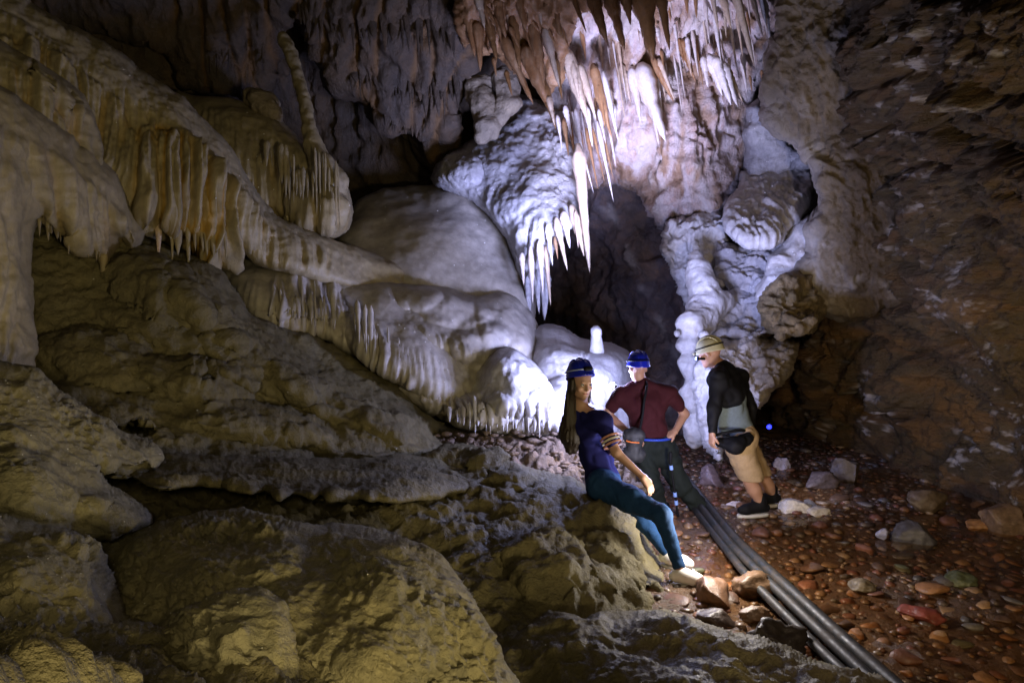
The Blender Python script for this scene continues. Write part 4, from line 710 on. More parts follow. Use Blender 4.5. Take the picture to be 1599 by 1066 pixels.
# rubble bank at the foot of the white dome
VS, FS, off = [], [], 0
for k in range(420):
    px, py = rs.uniform(560, 1010), rs.uniform(668, 760)
    if py < 675 + (900 - px) * -0.0: continue
    d = 6.35 - (py - 670) * 0.008; r = .015 + .05 * rs.rand() ** 2; V, F = svar[rs.randint(8)]; W = V * r * np.array([1.3, 1, .5]) + P(px, py, d + .16); VS.append(W); FS.append(F + off); off += len(V)
tag(add('rubble', np.vstack(VS), np.vstack(FS), M_rubble), kind='stuff')
mass('rubble_bank', [(560, 690), (620, 676), (700, 674), (780, 682), (860, 684), (940, 690), (1010, 700), (1020, 760), (930, 800), (760, 760), (600, 720)],
     [(600, 690, 6.45), (780, 690, 6.4), (960, 700, 6.5), (1000, 750, 6.0), (800, 750, 5.7), (900, 760, 5.7)], M_rubble, step=2.3, edge=10, back=0.15, disp=d_rough(0.06, 4, (1, 1, 1), 0.06, 9), seed=60, label='brown rubble bank at the foot of the white flowstone', cat='rubble')

def boulder(name, px, py, z, r, col, label, seed, ang=0.4, rot=0.0, mat=None, cat='rock', noise=.18):
    V, F = stone_shape(I4, seed, ang, noise, 1.6); V = V * (1 + 0.05 * fbm(V * 5 + seed, 4))[:, None]; V = V * np.array(r); ca, sa = math.cos(rot), math.sin(rot); V = V @ np.array([[ca, sa, 0], [-sa, ca, 0], [0, 0, 1]]); c = G(px, py, z); c = np.array([c[0], c[1], z])
    o = add(name, V + c, F, mat or M_peb); o.color = (*col, 1); tag(o, label, cat); return o
boulder('rock', 1125, 930, .06, (.15, .16, .13), (.19, .10, .055), 'blocky orange-brown rock just right of the front white shoe', 201, .55, .4)
boulder('rock', 1178, 915, .06, (.15, .11, .10), (.15, .09, .05), 'rounded brown rock between the blocky rock and the hoses', 202, .3, .2)
boulder('rock', 1120, 965, .05, (.12, .11, .12), (.06, .035, .025), 'dark rock in shade directly under the blocky orange-brown rock', 203, .5)
boulder('rock', 1215, 1000, .06, (.15, .12, .13), (.05, .04, .032), 'black rough rock between the ledge and the hoses', 204, .5, noise=.3)
boulder('rock', 1180, 962, .03, (.10, .08, .06), (.20, .12, .065), 'small brown stone between the rounded rock and the black rock', 205, .4)
boulder('rock', 1238, 795, .05, (.17, .11, .09), (.62, .58, .55), 'white rock behind the heels of the man in shorts', 206, .5)
boulder('rock', 1278, 800, .04, (.12, .09, .05), (.55, .50, .45), 'flat pale stone right of the white rock', 207, .4)
boulder('rock', 1222, 728, .05, (.10, .09, .12), (.55, .50, .52), 'upright pale stone near the dark opening', 208, .5)
boulder('rock', 1150, 790, .03, (.10, .07, .05), (.50, .42, .38), 'pale stone between the middle man and the man in shorts', 209, .4)
boulder('rock', 1430, 835, .06, (.20, .14, .13), (.06, .055, .06), 'dark grey angular rock in the stream below the right wall', 210, .5)
boulder('rock', 1380, 838, .05, (.06, .04, .07), (.30, .30, .42), 'small bluish wet stone left of the dark angular rock', 211, .6)
boulder('rock', 1440, 958, .05, (.13, .09, .05), (.17, .04, .03), 'large flat red stone in the stream', 212, .3, -.3)
boulder('rock', 1442, 785, .08, (.20, .15, .14), (.12, .085, .055), 'brown block leaning against the right wall base', 213, .55)
boulder('rock', 1565, 815, .10, (.24, .16, .17), (.17, .11, .07), 'brown angular rock at the right edge below the wall', 214, .55)
boulder('rock', 1525, 820, .04, (.09, .08, .06), (.30, .15, .06), 'small orange rock left of the brown angular rock at the edge', 215, .5)
boulder('rock', 1345, 915, .04, (.09, .09, .05), (.15, .12, .08), 'brown cobble in the middle of the stream', 216, .3)
boulder('rock', 1500, 905, .05, (.10, .08, .06), (.075, .085, .045), 'olive green cobble near the right side of the stream', 217, .3)
boulder('rock', 1280, 750, .08, (.22, .14, .13), (.10, .075, .075), 'grey-brown boulder at the mouth of the dark opening', 218, .5)
boulder('rock', 1325, 735, .12, (.20, .16, .18), (.08, .06, .05), 'dark boulder under the start of the right wall', 219, .5)
boulder('rock', 1110, 745, .10, (.20, .16, .14), (.13, .09, .085), 'purplish boulder behind the two men', 220, .5)
boulder('rock', 1155, 715, .12, (.22, .16, .15), (.12, .09, .09), 'low dark boulder between the two men, farther back', 221, .5)
boulder('rock', 1075, 892, .02, (.08, .05, .04), (.45, .32, .2), 'pale tan stone behind the white shoes', 222, .4)

# ------------------------------------------------------------------ hoses
def tube(pts, r, n=14, cap=True):
    A = np.array(pts, float); # Catmull-Rom
    out = []
    for i in range(len(A) - 1):
        p0 = A[max(i - 1, 0)]; p1 = A[i]; p2 = A[i + 1]; p3 = A[min(i + 2, len(A) - 1)]
        for t in np.arange(0, 1, 0.125): out.append(0.5 * ((2 * p1) + (-p0 + p2) * t + (2 * p0 - 5 * p1 + 4 * p2 - p3) * t * t + (-p0 + 3 * p1 - 3 * p2 + p3) * t ** 3))
    out.append(A[-1]); C = np.array(out); T = np.gradient(C, axis=0); T /= np.linalg.norm(T, axis=1)[:, None]; up = np.array([0, 0, 1.0])
    if abs(T[0] @ up) > .9: up = np.array([1.0, 0, 0])
    Sd = np.cross(T, up); Sd /= np.linalg.norm(Sd, axis=1)[:, None]; U = np.cross(Sd, T); rr = np.full(len(C), r) if np.isscalar(r) else np.interp(np.linspace(0, 1, len(C)), np.linspace(0, 1, len(r)), r)
    V = []
    for c, s, u, q in zip(C, Sd, U, rr):
        for j in range(n): a = 2 * math.pi * j / n; V.append(c + q * (math.cos(a) * s + math.sin(a) * u))
    m = len(C); F = [[i * n + j, i * n + (j + 1) % n, (i + 1) * n + (j + 1) % n, (i + 1) * n + j] for i in range(m - 1) for j in range(n)]
    V.append(C[0]); V.append(C[-1]); a, b = m * n, m * n + 1
    F += [[a, (j + 1) % n, j, a] for j in range(n)] and [[a, (j + 1) % n, j, j] for j in range(0)]
    return np.array(V[:-2]), np.array(F)
M_hose = rock_mat('black_hose', (0.013, 0.015, 0.016), (0.018, 0.020, 0.021), (0.06, 0.04, 0.025), scale=3, rough=0.56, bump=0.2, c3amt=0.7, fine=60, bd=0.003, spec=.45)
def hose(pix, z, r, label):
    pts = [G(x, y, zz) for (x, y), zz in zip(pix, z)]; V, F = tube(pts, r, 16); tag(add('water_hose', V, F, M_hose), label, 'hose', 'hoses along the stream')
hose([(1062, 735), (1082, 760), (1108, 792), (1150, 842), (1195, 885), (1245, 930), (1305, 985), (1380, 1052), (1440, 1105)], [.16, .13, .11, .10, .09, .09, .10, .11, .12], 0.036, 'thick dark hose nearest the stream, rightmost of the three')
hose([(1056, 738), (1074, 764), (1098, 796), (1138, 846), (1182, 890), (1230, 936), (1288, 992), (1360, 1060), (1415, 1110)], [.16, .13, .11, .10, .09, .09, .10, .11, .12], 0.033, 'middle dark hose pressed against the thick one')
hose([(1050, 742), (1068, 768), (1090, 802), (1128, 850), (1168, 900), (1205, 938), (1245, 978), (1285, 1018), (1330, 1062), (1370, 1110)], [.14, .11, .08, .07, .08, .07, .06, .07, .08, .05], 0.029, 'thinner dark hose on the left, disappearing behind the ledge')

# ------------------------------------------------------------------ people
skinm = plain('skin', (0.42, 0.23, 0.15), 0.5, var=.08); skinw = plain('skin_light', (0.46, 0.27, 0.19), 0.5, var=.08)
m_hair = plain('hair_dark', (0.026, 0.017, 0.012), 0.45, bump=.6, sc=300); m_helm = plain('helmet_blue', (0.012, 0.022, 0.42), 0.22, var=.06); m_navy = plain('cotton_navy', (0.008, 0.009, 0.085), 0.85, bump=.3, sc=500)
m_jean = plain('denim', (0.013, 0.050, 0.14), 0.8, bump=.5, sc=700, var=.35); m_wshoe = plain('canvas_white', (0.86, 0.85, 0.80), 0.7, bump=.2); m_marn = plain('cotton_maroon', (0.045, 0.008, 0.011), 0.85, bump=.3, sc=500)
m_dgreen = plain('trousers_dark', (0.014, 0.019, 0.017), 0.8, bump=.4, sc=500); m_black = plain('black_fabric', (0.006, 0.006, 0.008), 0.7, bump=.4, sc=400); m_grey = plain('cotton_grey_blue', (0.15, 0.19, 0.22), 0.85, bump=.3, sc=500)
m_khaki = plain('khaki_cotton', (0.42, 0.30, 0.18), 0.85, bump=.3, sc=500); m_cream = plain('cap_cream', (0.50, 0.48, 0.32), 0.7, bump=.3); m_sole = plain('rubber_white', (0.6, 0.58, 0.54), 0.6); m_stripe = plain('stripe_pink', (0.55, 0.28, 0.22), 0.8); m_stripe2 = plain('stripe_white', (0.62, 0.58, 0.50), 0.8)
m_blue = plain('trim_blue', (0.02, 0.06, 0.45), 0.6); m_oran = plain('zip_orange', (0.8, 0.2, 0.03), 0.5); m_eye = plain('eye_white', (0.6, 0.58, 0.55), 0.2, var=.02); m_lip = plain('lips', (0.36, 0.11, 0.10), 0.4)
m_lamp = plain('lamp_lens', (0.9, 0.9, 1.0), 0.2, emit=(0.8, 0.88, 1.0), es=30.0); m_lampb = plain('lamp_lens_blue', (0.1, 0.1, 1.0), 0.2, emit=(0.02, 0.03, 1.0), es=4.0); m_band = plain('reflective_band', (0.35, 0.42, 0.75), 0.3)
def unit(v): v = np.array(v, float); return v / np.linalg.norm(v)
def frame(fw, up):
    f = unit(fw); r = unit(np.cross(f, up)); u = np.cross(r, f); return np.stack([r, f, u], 1)    # columns: right, forward, up
def head_prims(c, Rm, s=1.0):
    T = lambda x, y, z: c + Rm @ (np.array([x, y, z]) * s)
    pr = [('e', T(0, -.012, .028), (.074 * s, .094 * s, .090 * s), Rm, .01), ('e', T(0, .02, -.035), (.058 * s, .068 * s, .078 * s), Rm, .02), ('c', T(-.03, .02, -.075), .022 * s, T(0, .066, -.092), .020 * s, .02), ('c', T(.03, .02, -.075), .022 * s, T(0, .066, -.092), .020 * s, .02),
          ('c', T(0, .084, .008), .009 * s, T(0, .104, -.030), .012 * s, .010), ('c', T(-.012, .088, -.034), .007 * s, T(.012, .088, -.034), .007 * s, .008), ('c', T(-.035, .078, .024), .008 * s, T(.035, .078, .024), .008 * s, .012),
          ('e', T(-.040, .058, -.025), (.022, .022, .018), Rm, .015), ('e', T(.040, .058, -.025), (.022, .022, .018), Rm, .015), ('c', T(-.016, .080, -.057), .007 * s, T(.016, .080, -.057), .007 * s, .008), ('c', T(-.013, .079, -.068), .008 * s, T(.013, .079, -.068), .008 * s, .008),
          ('e', T(-.031, .090, .006), (.014, .012, .010), Rm, -.008), ('e', T(.031, .090, .006), (.014, .012, .010), Rm, -.008),
          ('e', T(-.076, -.008, -.012), (.009, .018, .030), Rm, .008), ('e', T(.076, -.008, -.012), (.009, .018, .030), Rm, .008)]
    return pr, T
def hand_prims(w, dr, palm_n, curl=0.5, s=1.0):
    """palm + five curled fingers from wrist w along dr; palm_n = palm normal"""
    d = unit(dr); n = unit(np.array(palm_n) - d * (np.array(palm_n) @ d)); sd = np.cross(d, n); pr = []
    kn = w + d * .085 * s
    for q in (-1.2, 0, 1.2): pr.append(('c', w + sd * q * .012, .019 * s, kn + sd * q * .020 * s, .015 * s, .012))
    for i, (q, L) in enumerate(((-1.5, .062), (-.5, .076), (.5, .080), (1.5, .072))):
        b = kn + sd * q * .019 * s; a1 = curl * 0.7; d1 = unit(d * math.cos(a1) + n * math.sin(a1)); m = b + d1 * L * .5 * s; d2 = unit(d * math.cos(a1 + curl) + n * math.sin(a1 + curl)); e = m + d2 * L * .5 * s
        pr += [('c', b, .0092 * s, m, .0085 * s, .004), ('c', m, .0085 * s, e, .0072 * s, .003)]
    tb = w + d * .025 * s + sd * .026 * s; tm = tb + unit(d + sd * .8 + n * .4) * .04 * s; te = tm + unit(d + sd * .1 + n * .7) * .03 * s
    pr += [('c', tb, .014 * s, tm, .011 * s, .008), ('c', tm, .011 * s, te, .009 * s, .003)]; return pr
def helmet(parent, c, Rm, mat, s=1.0, brim=True, name='helmet', vents=True, lampmat=None, bandmat=None):
    V = []; n = 28; rings = 9; prof = []
    for i in range(rings): a = i / (rings - 1) * math.pi / 2; prof.append((math.sin(a), math.cos(a)))
    prof += [(1.03, -.10), (1.06, -.20), (1.0, -.22), (.93, -.12), (.90, 0)]
    for (pr_, pz) in prof:
        for j in range(n):
            a = 2 * math.pi * j / n; y = math.sin(a); fx = 1 + 0.05 * max(0, y) * (pr_ > 1.02); V.append(c + Rm @ (np.array([.098 * pr_ * math.cos(a), .122 * pr_ * y * fx - .008, .115 * pz + .022 + .012 * math.cos(2 * a) * 0 + (.014 * -max(0, -y) * (pz < 0))]) * s))
    F = [[i * n + j, i * n + (j + 1) % n, (i + 1) * n + (j + 1) % n, (i + 1) * n + j] for i in range(len(prof) - 1) for j in range(n)]
    h = add(name, np.array(V), np.array(F), mat, parent)
    T = lambda x, y, z: c + Rm @ (np.array([x, y, z]) * s)
    pts = [T(.101 * math.cos(a), .126 * math.sin(a) - .008, .045) for a in np.linspace(0, 2 * math.pi, 17)]
    V, F = tube(pts, .006 * s, 6); add('headlamp_strap', V, F, bandmat or m_black, h)
    for q in (-1, 0, 1):
        pts = [T(q * .045, .122 * math.sin(a) * (1 - .15 * abs(q)) - .008, .024 + .117 * math.cos(a) * (1 - .10 * abs(q))) for a in np.linspace(-1.3, 1.3, 9)]
        V, F = tube(pts, .006 * s, 6); add('shell_rib', V, F, mat, h)
    if lampmat:
        V, F = sdf_mesh([('c', T(-.018, .128, .045), .017, T(.018, .128, .045), .017, .01)], .006); lo = add('headlamp', V, F, m_black, h)
    return h, T
def foot_prims(ank, toe, w=.042, hgt=.05):
    a, t = np.array(ank, float), np.array(toe, float); d = unit((t - a) * [1, 1, 0]); heel = a - d * .045; heel[2] = t[2]
    ball = t - d * .05; return [('c', heel + [0, 0, .012], .038, ball, w, .03), ('c', ball, w, t - d * .01, w * .82, .02), ('c', a, .040, heel + d * .05 + [0, 0, .03], .040, .03), ('c', a, .036, ball + [0, 0, .01], w * .85, .03)]
def sole_of(parent, ank, toe, mat, w=.050, t0=0.026):
    a, t = np.array(ank, float), np.array(toe, float); d = unit((t - a) * [1, 1, 0]); sd = np.array([-d[1], d[0], 0]); heel = a - d * .075; heel[2] = t[2]; z = t[2] - w + .012; L = np.linalg.norm((t + d * .03 - heel)[:2]); ring = []
    for k in range(20):
        an = 2 * math.pi * k / 20; u = (math.cos(an) + 1) / 2; ww = w * (0.85 + .25 * u - .2 * abs(u - .45)); q = heel + d * L * u + sd * math.sin(an) * ww * (abs(math.sin(an)) ** -.35 if abs(math.sin(an)) > .05 else 1) * .85; ring.append(q)
    V = [[q[0], q[1], z - t0] for q in ring] + [[q[0], q[1], z] for q in ring] + [[q[0] * .9 + heel[0] * .05 + t[0] * .05, q[1] * .9 + heel[1] * .05 + t[1] * .05, z + .002] for q in ring]
    F = [[i * 20 + j, i * 20 + (j + 1) % 20, (i + 1) * 20 + (j + 1) % 20, (i + 1) * 20 + j] for i in (0, 1) for j in range(20)]
    F += [[40 + k, 40 + k + 1, 59 - k - 1, 59 - k] for k in range(9)] + [[k + 1, k, 19 - k, 19 - k - 1] for k in range(9)]
    return add('sole', np.array(V), np.array(F), mat, parent, smooth=False)
def cn(amp, sc): return lambda Q: (amp * (1 - 2 * np.abs(perlin(Q * sc)))).astype(np.float32)
def Z(p): return np.array(p, float)

# ---- woman leaning on the rock
wo = empty('person', P(985, 800, 4.7)); wo.location.z = 0
tag(wo, 'woman with long dark hair, blue helmet, navy shirt and jeans leaning on the rock', 'person')
hd = P(908, 598, 4.95); nk = P(906, 638, 5.02); ch = P(917, 672, 5.03); wa = P(931, 715, 5.05); hp = P(943, 752, 5.0)
shN, shF = P(938, 655, 4.86), P(893, 656, 5.20); elN, haN = P(962, 706, 4.74), P(1004, 745, 4.66); elF, haF = P(934, 708, 5.28), P(956, 704, 4.94)
hiN, hiF = P(940, 758, 4.88), P(948, 756, 5.10); knN, knF = P(1033, 803, 4.52), P(1003, 812, 4.86); anN, anF = P(1064, 898, 4.42), P(1046, 876, 4.74); toN, toF = P(1094, 922, 4.40), P(1078, 896, 4.66)
anN[2] = .13; toN[2] = .095; anF[2] = max(.12, anF[2]); toF[2] = .095
RW = frame(unit([0.35, -0.9, -0.12]), [0.05, 0, 1]); hpz, T = head_prims(hd, RW, 0.98)
body = hpz + [('c', hd + [0, .02, -.06], .048, nk + [0, 0, -.02], .055, .03), ('c', nk, .05, shN, .045, .04), ('c', nk, .05, shF, .045, .04), ('c', ch, .09, wa, .075, .04), ('c', wa, .075, hp, .08, .04), ('c', shN, .046, elN, .036, .02), ('c', elN, .035, haN, .024, .02), ('c', shF, .046, elF, .036, .02), ('c', elF, .035, haF, .024, .02),
        ('c', hiN, .08, knN, .052, .04), ('c', hiF, .08, knF, .052, .04), ('c', knN, .05, anN, .034, .03), ('c', knF, .05, anF, .034, .03)]
body += hand_prims(haN, haN - elN + [0, 0, -.1], [-.2, .6, -.6], .6, .92) + hand_prims(haF, haF - elF, [0, .5, -.8], .7, .92)
V, F = sdf_mesh(body, .0085); bw = add('body', V, F, skinw, wo)
V, F = sdf_mesh([('c', nk + [0, 0, -.02], .068, shN + [-.005, 0, -.01], .062, .05), ('c', nk + [0, 0, -.02], .068, shF + [.005, 0, -.01], .062, .05), ('c', shN, .075, ch + (shN - ch) * .3, .10, .06), ('c', shF, .075, ch + (shF - ch) * .3, .10, .06), ('c', ch, .125, wa, .108, .08), ('c', wa, .108, hp, .13, .08), ('c', hp + (hiN - hp) * .5, .12, hp + (hiF - hp) * .5, .12, .05),
                 ('c', shN, .062, shN + (elN - shN) * .72, .058, .04), ('c', shF, .062, shF + (elF - shF) * .72, .058, .04)], .010, cn(.016, 9.0), cut=[lambda Q: hp[2] - .06 - Q[..., 2]])
st = add('polo_shirt', V, F, m_navy, wo)
for t, mm, wd in ((.56, m_stripe, .018), (.66, m_stripe2, .012), (.76, m_stripe, .012)):
    a = shN + (elN - shN) * (t - .03); b = shN + (elN - shN) * (t + .03); V, F = tube([a, (a + b) / 2, b], [.070, .071, .070], 18); add('sleeve_stripe', V, F, mm, st)
V, F = sdf_mesh([('c', hp + [0, 0, -.01], .135, hp + (hiN - hp) * .8, .12, .06), ('c', hiN, .105, hiN + (knN - hiN) * .5, .09, .05), ('c', hiN + (knN - hiN) * .5, .09, knN, .066, .05), ('c', knN, .065, anN + (knN - anN) * .14, .044, .04), ('c', hiF, .105, knF, .066, .05), ('c', knF, .065, anF + (knF - anF) * .14, .044, .04)], .009, cn(.006, 16.0))
add('jeans', V, F, m_jean, wo)
for a, t in ((anN, toN), (anF, toF)):
    V, F = sdf_mesh(foot_prims(a, t), .007); sh = add('shoe', V, F, m_wshoe, wo); sole_of(sh, a, t, m_sole)
hr = [('e', T(0, -.030, .0), (.094, .092, .105), RW, .02), ('c', T(0, -.07, -.02), .06, T(0, -.085, -.12), .055, .04), ('c', T(0, -.085, -.12), .07, P(892, 680, 5.0), .085, .05), ('c', P(892, 680, 5.0), .085, P(896, 700, 5.0), .04, .04), ('c', T(-.07, -.02, -.03), .03, T(-.085, -.01, -.15), .020, .03), ('c', T(.07, -.02, -.03), .03, P(887, 665, 5.0), .04, .04), ('c', P(887, 665, 5.0), .045, P(889, 700, 5.0), .04, .04)]
V, F = sdf_mesh(hr, .009, lambda Q: (.012 * (1 - 2 * np.abs(perlin(Q * np.array([45, 45, 3]))))).astype(np.float32)); add('hair', V, F, m_hair, wo)
for q in (-.031, .031):
    V, F = sdf_mesh([('e', T(q, .077, .006), (.0125, .0125, .010), RW, .003)], .005); e = add('eye', V, F, m_eye, bw); V, F = sdf_mesh([('e', T(q, .087, .006), (.006, .004, .006), RW, .003)], .003); add('iris', V, F, m_hair, e)
V, F = sdf_mesh([('c', T(-.016, .088, -.061), .0055, T(.016, .088, -.061), .0055, .004)], .004); add('mouth', V, F, m_lip, bw)
helmet(wo, hd + RW @ np.array([0, -.020, .040]), frame(RW[:, 1] + np.array([0, 0, .35]), [0, 0, 1]), m_helm, 1.0, lampmat=True, bandmat=m_band)

# ---- middle man, back to the camera, hands on hips
mo = empty('person', P(1040, 800, 6.0)); mo.location.z = 0
tag(mo, 'person in maroon shirt and blue helmet seen from behind, hands on hips', 'person')
D0 = 6.0; hd = P(996, 574, D0); nk = P(1003, 601, D0); sL, sR = P(967, 617, D0), P(1046, 613, D0); ch = P(1008, 632, D0); wa = P(1014, 668, D0); hp = P(1018, 695, D0)
eL, hL = P(948, 646, D0 + .05), P(984, 677, D0 - .10); eR, hR = P(1069, 646, D0 + .05), P(1054, 673, D0 - .05)
hiL, hiR = P(1003, 700, D0), P(1036, 700, D0); kL, kR = P(1018, 758, D0 - .05), P(1062, 756, D0 - .02); aL, aR = P(1030, 806, D0), P(1090, 804, D0 - .02); tL, tR = aL + [.02, -.0, 0] + unit([.5, .8, 0]) * .13, aR + unit([.6, -.5, 0]) * .13
for q in (aL, aR): q[2] = .10
for q in (tL, tR): q[2] = .06
RM = frame(unit([-0.25, 0.95, -0.1]), [0, 0, 1]); hpz, T = head_prims(hd, RM, .98)
body = hpz + [('c', hd + [0, 0, -.05], .05, nk, .055, .03), ('c', nk, .05, sL, .05, .04), ('c', nk, .05, sR, .05, .04), ('c', ch, .10, wa, .08, .04), ('c', wa, .08, hp, .085, .04), ('c', sL, .05, eL, .040, .02), ('c', eL, .042, hL, .027, .02), ('c', sR, .05, eR, .040, .02), ('c', eR, .042, hR, .027, .02),
        ('c', hiL, .08, kL, .055, .04), ('c', hiR, .08, kR, .055, .04), ('c', kL, .05, aL, .036, .03), ('c', kR, .05, aR, .036, .03)]
body += hand_prims(hL, hL - eL, [0, .7, -.4], .6) + hand_prims(hR, [-.6, -.1, -.35], [0, .4, -.9], .5)
V, F = sdf_mesh(body, .009); add('body', V, F, skinm, mo)
V, F = sdf_mesh([('c', nk, .07, sL, .066, .05), ('c', nk, .07, sR, .066, .05), ('c', sL + [.03, 0, -.02], .08, ch + [-.05, 0, -.05], .12, .06), ('c', sR + [-.03, 0, -.02], .08, ch + [.05, 0, -.05], .12, .06), ('c', ch, .13, wa, .12, .08), ('c', wa + [-.05, 0, 0], .11, wa + [.06, 0, -.03], .11, .08), ('c', sL, .068, sL + (eL - sL) * .6, .062, .04), ('c', sR, .068, sR + (eR - sR) * .6, .062, .04)], .011, cn(.011, 9.0))
sh_ = add('t_shirt', V, F, m_marn, mo)
pts = [hp + [.165 * math.cos(a), .14 * math.sin(a), .075] for a in np.linspace(0, 2 * math.pi, 17)]; V, F = tube(pts, .012, 8); add('blue_hem', V, F, m_blue, sh_)
V, F = sdf_mesh([('c', hp + [-.05, 0, .05], .125, hp + [.06, 0, .03], .125, .05), ('c', hiL, .125, kL, .088, .05), ('c', kL, .088, aL, .08, .04), ('c', hiR, .125, kR, .092, .05), ('c', kR, .092, aR + [0, 0, .0], .088, .04)], .011, cn(.018, 9.0))
add('trousers', V, F, m_dgreen, mo)
for a, t in ((aL, tL), (aR, tR)):
    V, F = sdf_mesh(foot_prims(a, t), .008); s_ = add('shoe', V, F, m_black, mo); sole_of(s_, a, t, m_black)
helmet(mo, hd + RM @ np.array([0, -.005, .018]), RM, m_helm, .97)
bag = empty('sling_bag', P(990, 695, D0 - .18)); tag(bag, 'dark sling bag with orange zip hanging on the left hip of the maroon shirt', 'bag')
V, F = sdf_mesh([('c', P(982, 680, D0 - .18), .062, P(998, 680, D0 - .18), .062, .02), ('c', P(980, 708, D0 - .18), .060, P(998, 710, D0 - .18), .062, .04), ('c', P(990, 680, D0 - .18), .075, P(989, 710, D0 - .18), .07, .03)], .009, cn(.008, 14)); add('pouch', V, F, plain('bag_grey', (.035, .035, .038), .6, bump=.5), bag)
V, F = tube([P(978, 688, D0 - .265), P(986, 690, D0 - .275), P(998, 691, D0 - .262)], .006, 6); add('zip', V, F, m_oran, bag)
V, F = tube([P(997, 680, D0 - .2), P(1003, 650, D0 - .16), P(1006, 625, D0 - .155), P(1010, 600, D0 - .10), P(1004, 592, D0 + .02)], .011, 8); add('strap', V, F, m_black, bag)
tp = empty('trekking_pole', P(1058, 802, 5.75)); tag(tp, 'black trekking pole with blue reflective bands standing before the maroon-shirted person', 'trekking pole')
pt, pb = P(1047, 722, 5.75), P(1059, 806, 5.75); V, F = tube([pt, (pt + pb) / 2, pb], .010, 10); add('shaft', V, F, m_black, tp)
for t in (.05, .55, .70): a = pt + (pb - pt) * t; b = pt + (pb - pt) * (t + .08); V, F = tube([a, (a + b) / 2, b], .016, 10); add('reflective_band', V, F, plain('pole_band', (.25, .4, .9), .3), tp)
V, F = sdf_mesh([('c', pt + [0, 0, .08], .016, pt, .013, .005)], .006); add('grip', V, F, m_black, tp)

# ---- man in shorts
so = empty('person', P(1182, 812, 5.92)); so.location.z = 0
tag(so, 'man in cream cap, black top and khaki shorts, facing left beside the white rock', 'person')
D1 = 5.95; hd = P(1108, 551, D1); nk = P(1128, 574, D1); sN, sF = P(1122, 592, D1 - .16), P(1152, 590, D1 + .14); ch = P(1136, 618, D1); wa = P(1146, 660, D1); hp = P(1158, 692, D1)
eN, hN = P(1115, 640, D1 - .24), P(1112, 676, D1 - .26); eF, hF = P(1172, 638, D1 + .12), P(1168, 680, D1 + .05)
hiN, hiF = P(1156, 702, D1 - .08), P(1166, 702, D1 + .09); kN, kF = P(1172, 752, D1 - .06), P(1194, 750, D1 + .18); aN, aF = P(1188, 797, D1 - .06), P(1206, 786, D1 + .22); tN, tF = aN + [-.19, -.03, 0], aF + [-.18, -.03, 0]
aN[2] = .15; tN[2] = .100; aF[2] = .15; tF[2] = .100
RS = frame(unit([-0.80, 0.52, -0.32]), [0, 0, 1]); hpz, T = head_prims(hd, RS, 1.0)
body = hpz + [('c', hd + [.02, 0, -.05], .052, nk, .06, .03), ('c', nk, .055, sN, .05, .04), ('c', nk, .055, sF, .05, .04), ('c', ch, .10, wa, .09, .04), ('c', wa, .09, hp, .09, .04), ('c', sN, .055, eN, .043, .02), ('c', eN, .043, hN, .028, .02), ('c', sF, .055, eF, .043, .02), ('c', eF, .043, hF, .028, .02),
        ('c', hiN, .09, kN, .058, .04), ('c', hiF, .09, kF, .058, .04), ('c', kN, .055, kN + (aN - kN) * .35, .058, .03), ('c', kN + (aN - kN) * .35, .058, aN, .038, .03), ('c', kF, .055, kF + (aF - kF) * .35, .058, .03), ('c', kF + (aF - kF) * .35, .058, aF, .038, .03)]
body += hand_prims(hN, [-.02, -.02, -1], [.9, .3, 0], .7) + hand_prims(hF, [0, -.1, -1], [-1, 0, 0], .6)
V, F = sdf_mesh(body, .009); add('body', V, F, skinm, so)
V, F = sdf_mesh([('c', ch + [0, 0, -.02], .155, wa, .14, .06), ('c', wa, .14, hp + [0, 0, .03], .145, .06), ('c', ch + [.04, .06, -.02], .12, wa + [.0, .05, 0], .12, .05)], .011, cn(.018, 8.0)); add('shirt', V, F, m_grey, so)
V, F = sdf_mesh([('c', nk + [0, 0, -.02], .078, sN, .078, .05), ('c', nk + [0, 0, -.02], .078, sF, .078, .05), ('c', sN, .09, ch + [-.02, -.07, .02], .13, .06), ('c', sF, .09, ch + [.04, .07, .02], .13, .06), ('c', nk + [.02, 0, -.06], .11, ch + [0, 0, .04], .155, .06), ('c', sN, .075, eN, .060, .04), ('c', eN, .060, hN + [0, 0, .02], .042, .03), ('c', sF, .075, eF, .060, .04), ('c', eF, .060, hF + [0, 0, .02], .044, .03), ('c', sF + [.02, 0, -.05], .05, P(1166, 665, D1), .05, .04)], .011, cn(.011, 9.0), cut=None); add('jacket', V, F, m_black, so)
V, F = sdf_mesh([('c', hp + [0, -.05, .06], .135, hp + [0, .05, .06], .135, .05), ('c', hiN, .125, kN + [0, 0, .05], .112, .05), ('c', hiF, .115, kF + [-.05, -.05, .06], .098, .05)], .010, cn(.008, 9.0), cut=[lambda Q: kN[2] + .02 - Q[..., 2]]); add('shorts', V, F, m_khaki, so)
for a, t in ((aN, tN), (aF, tF)):
    V, F = sdf_mesh(foot_prims(a, t), .007); s_ = add('shoe', V, F, m_black, so); sole_of(s_, a, t, m_sole)
    V, F = sdf_mesh([('c', a + [0, 0, .005], .046, a + [0, 0, .05], .044, .01)], .008); add('sock', V, F, m_black, so)
h_, T2 = helmet(so, hd + RS @ np.array([0, -.006, .012]), RS, m_cream, .98, name='cap')
V, F = sdf_mesh([('c', T(-.05, .085, .035), .012, T(.05, .085, .035), .012, .02), ('c', T(-.03, .13, .028), .010, T(.03, .13, .028), .010, .04)], .007); add('peak', V, F, m_cream, h_)
fb = empty('waist_bag', P(1145, 688, D1 - .25)); tag(fb, 'black waist bag slung round the hips of the man in shorts', 'bag')
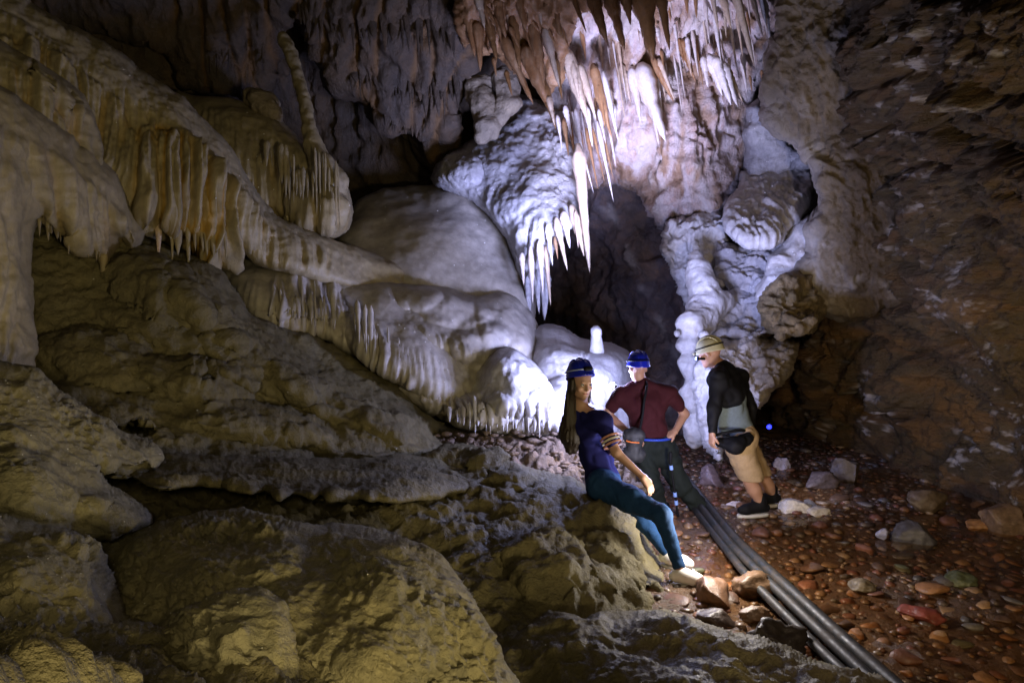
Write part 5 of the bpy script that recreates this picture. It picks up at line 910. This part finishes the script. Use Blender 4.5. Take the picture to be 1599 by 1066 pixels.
V, F = sdf_mesh([('c', P(1124, 690, D1 - .20), .045, P(1148, 697, D1 - .26), .070, .04), ('c', P(1148, 695, D1 - .26), .072, P(1168, 684, D1 - .18), .055, .04)], .009, cn(.008, 12)); add('pouch', V, F, m_black, fb)
V, F = tube([P(1115, 680, D1 - .12), P(1130, 676, D1 - .20), P(1160, 672, D1 - .16), P(1172, 680, D1 + .02)], .013, 8); add('strap', V, F, m_black, fb)

# ---- lamps one can see
def torch(name, c, dr, lens, label, s=1.0):
    e = empty(name, c); tag(e, label, 'torch'); d = unit(dr); b = np.array(c)
    V, F = tube([b - d * .07 * s, b - d * .02 * s, b + d * .005 * s, b + d * .02 * s], [.012 * s, .012 * s, .018 * s, .020 * s], 12); add('barrel', V, F, m_black, e)
    V, F = sdf_mesh([('e', b + d * .02 * s, (.019 * s, .019 * s, .019 * s), None, .002)], .005 * s); add('lens', V, F, lens, e); return e
torch('hand_torch', P(959, 602, 6.05), [-.6, -.55, .3], m_lamp, 'bright white torch glowing between the two blue helmets', 1.3)
torch('head_torch', P(1091, 560, D1 - .02), [-.8, .3, 0], plain('lens_blue_white', (.3, .4, 1), .2, emit=(.25, .35, 1.0), es=14.0), 'bluish head torch at the brow of the man in the cream cap', .8)
torch('small_torch', P(1199, 664, 7.6), [0.1, -.9, -.3], m_lampb, 'tiny blue lamp shining in the dark opening on the right', 1.5)

# glinting calcite crystals on the flowstone (sampled from the rock surfaces)
VS, FS, off = [], [], 0; OV = np.array([[1, 0, 0], [-1, 0, 0], [0, 1, 0], [0, -1, 0], [0, 0, 1], [0, 0, -1]], float); OF = np.array([[0, 2, 4], [2, 1, 4], [1, 3, 4], [3, 0, 4], [2, 0, 5], [1, 2, 5], [3, 1, 5], [0, 3, 5]])
for o in [o for o in COL.objects if o.name.split('.')[0] in ('boulder', 'flowstone_slope', 'flowstone_ledge', 'flowstone_block', 'flowstone_dome', 'flowstone_curtain', 'rock_ledge')]:
    n = len(o.data.vertices); co = np.empty(n * 3, np.float32); o.data.vertices.foreach_get('co', co); co = co.reshape(-1, 3) + np.array(o.location); k = 60 if o.name.startswith('boulder') else 26
    for v in co[rs.choice(n, k)]:
        r = (v[1]) / FPX * rs.uniform(.6, 1.4); A_, _ = np.linalg.qr(rs.normal(size=(3, 3))); VS.append(OV * r @ A_ + v); FS.append(OF + off); off += 6
m_cry = plain('calcite_crystal', (0.9, 0.9, 0.88), 0.12, var=.02, spec=1.0)
tag(add('calcite_crystals', np.vstack(VS), np.vstack(FS), m_cry, smooth=False), kind='stuff')
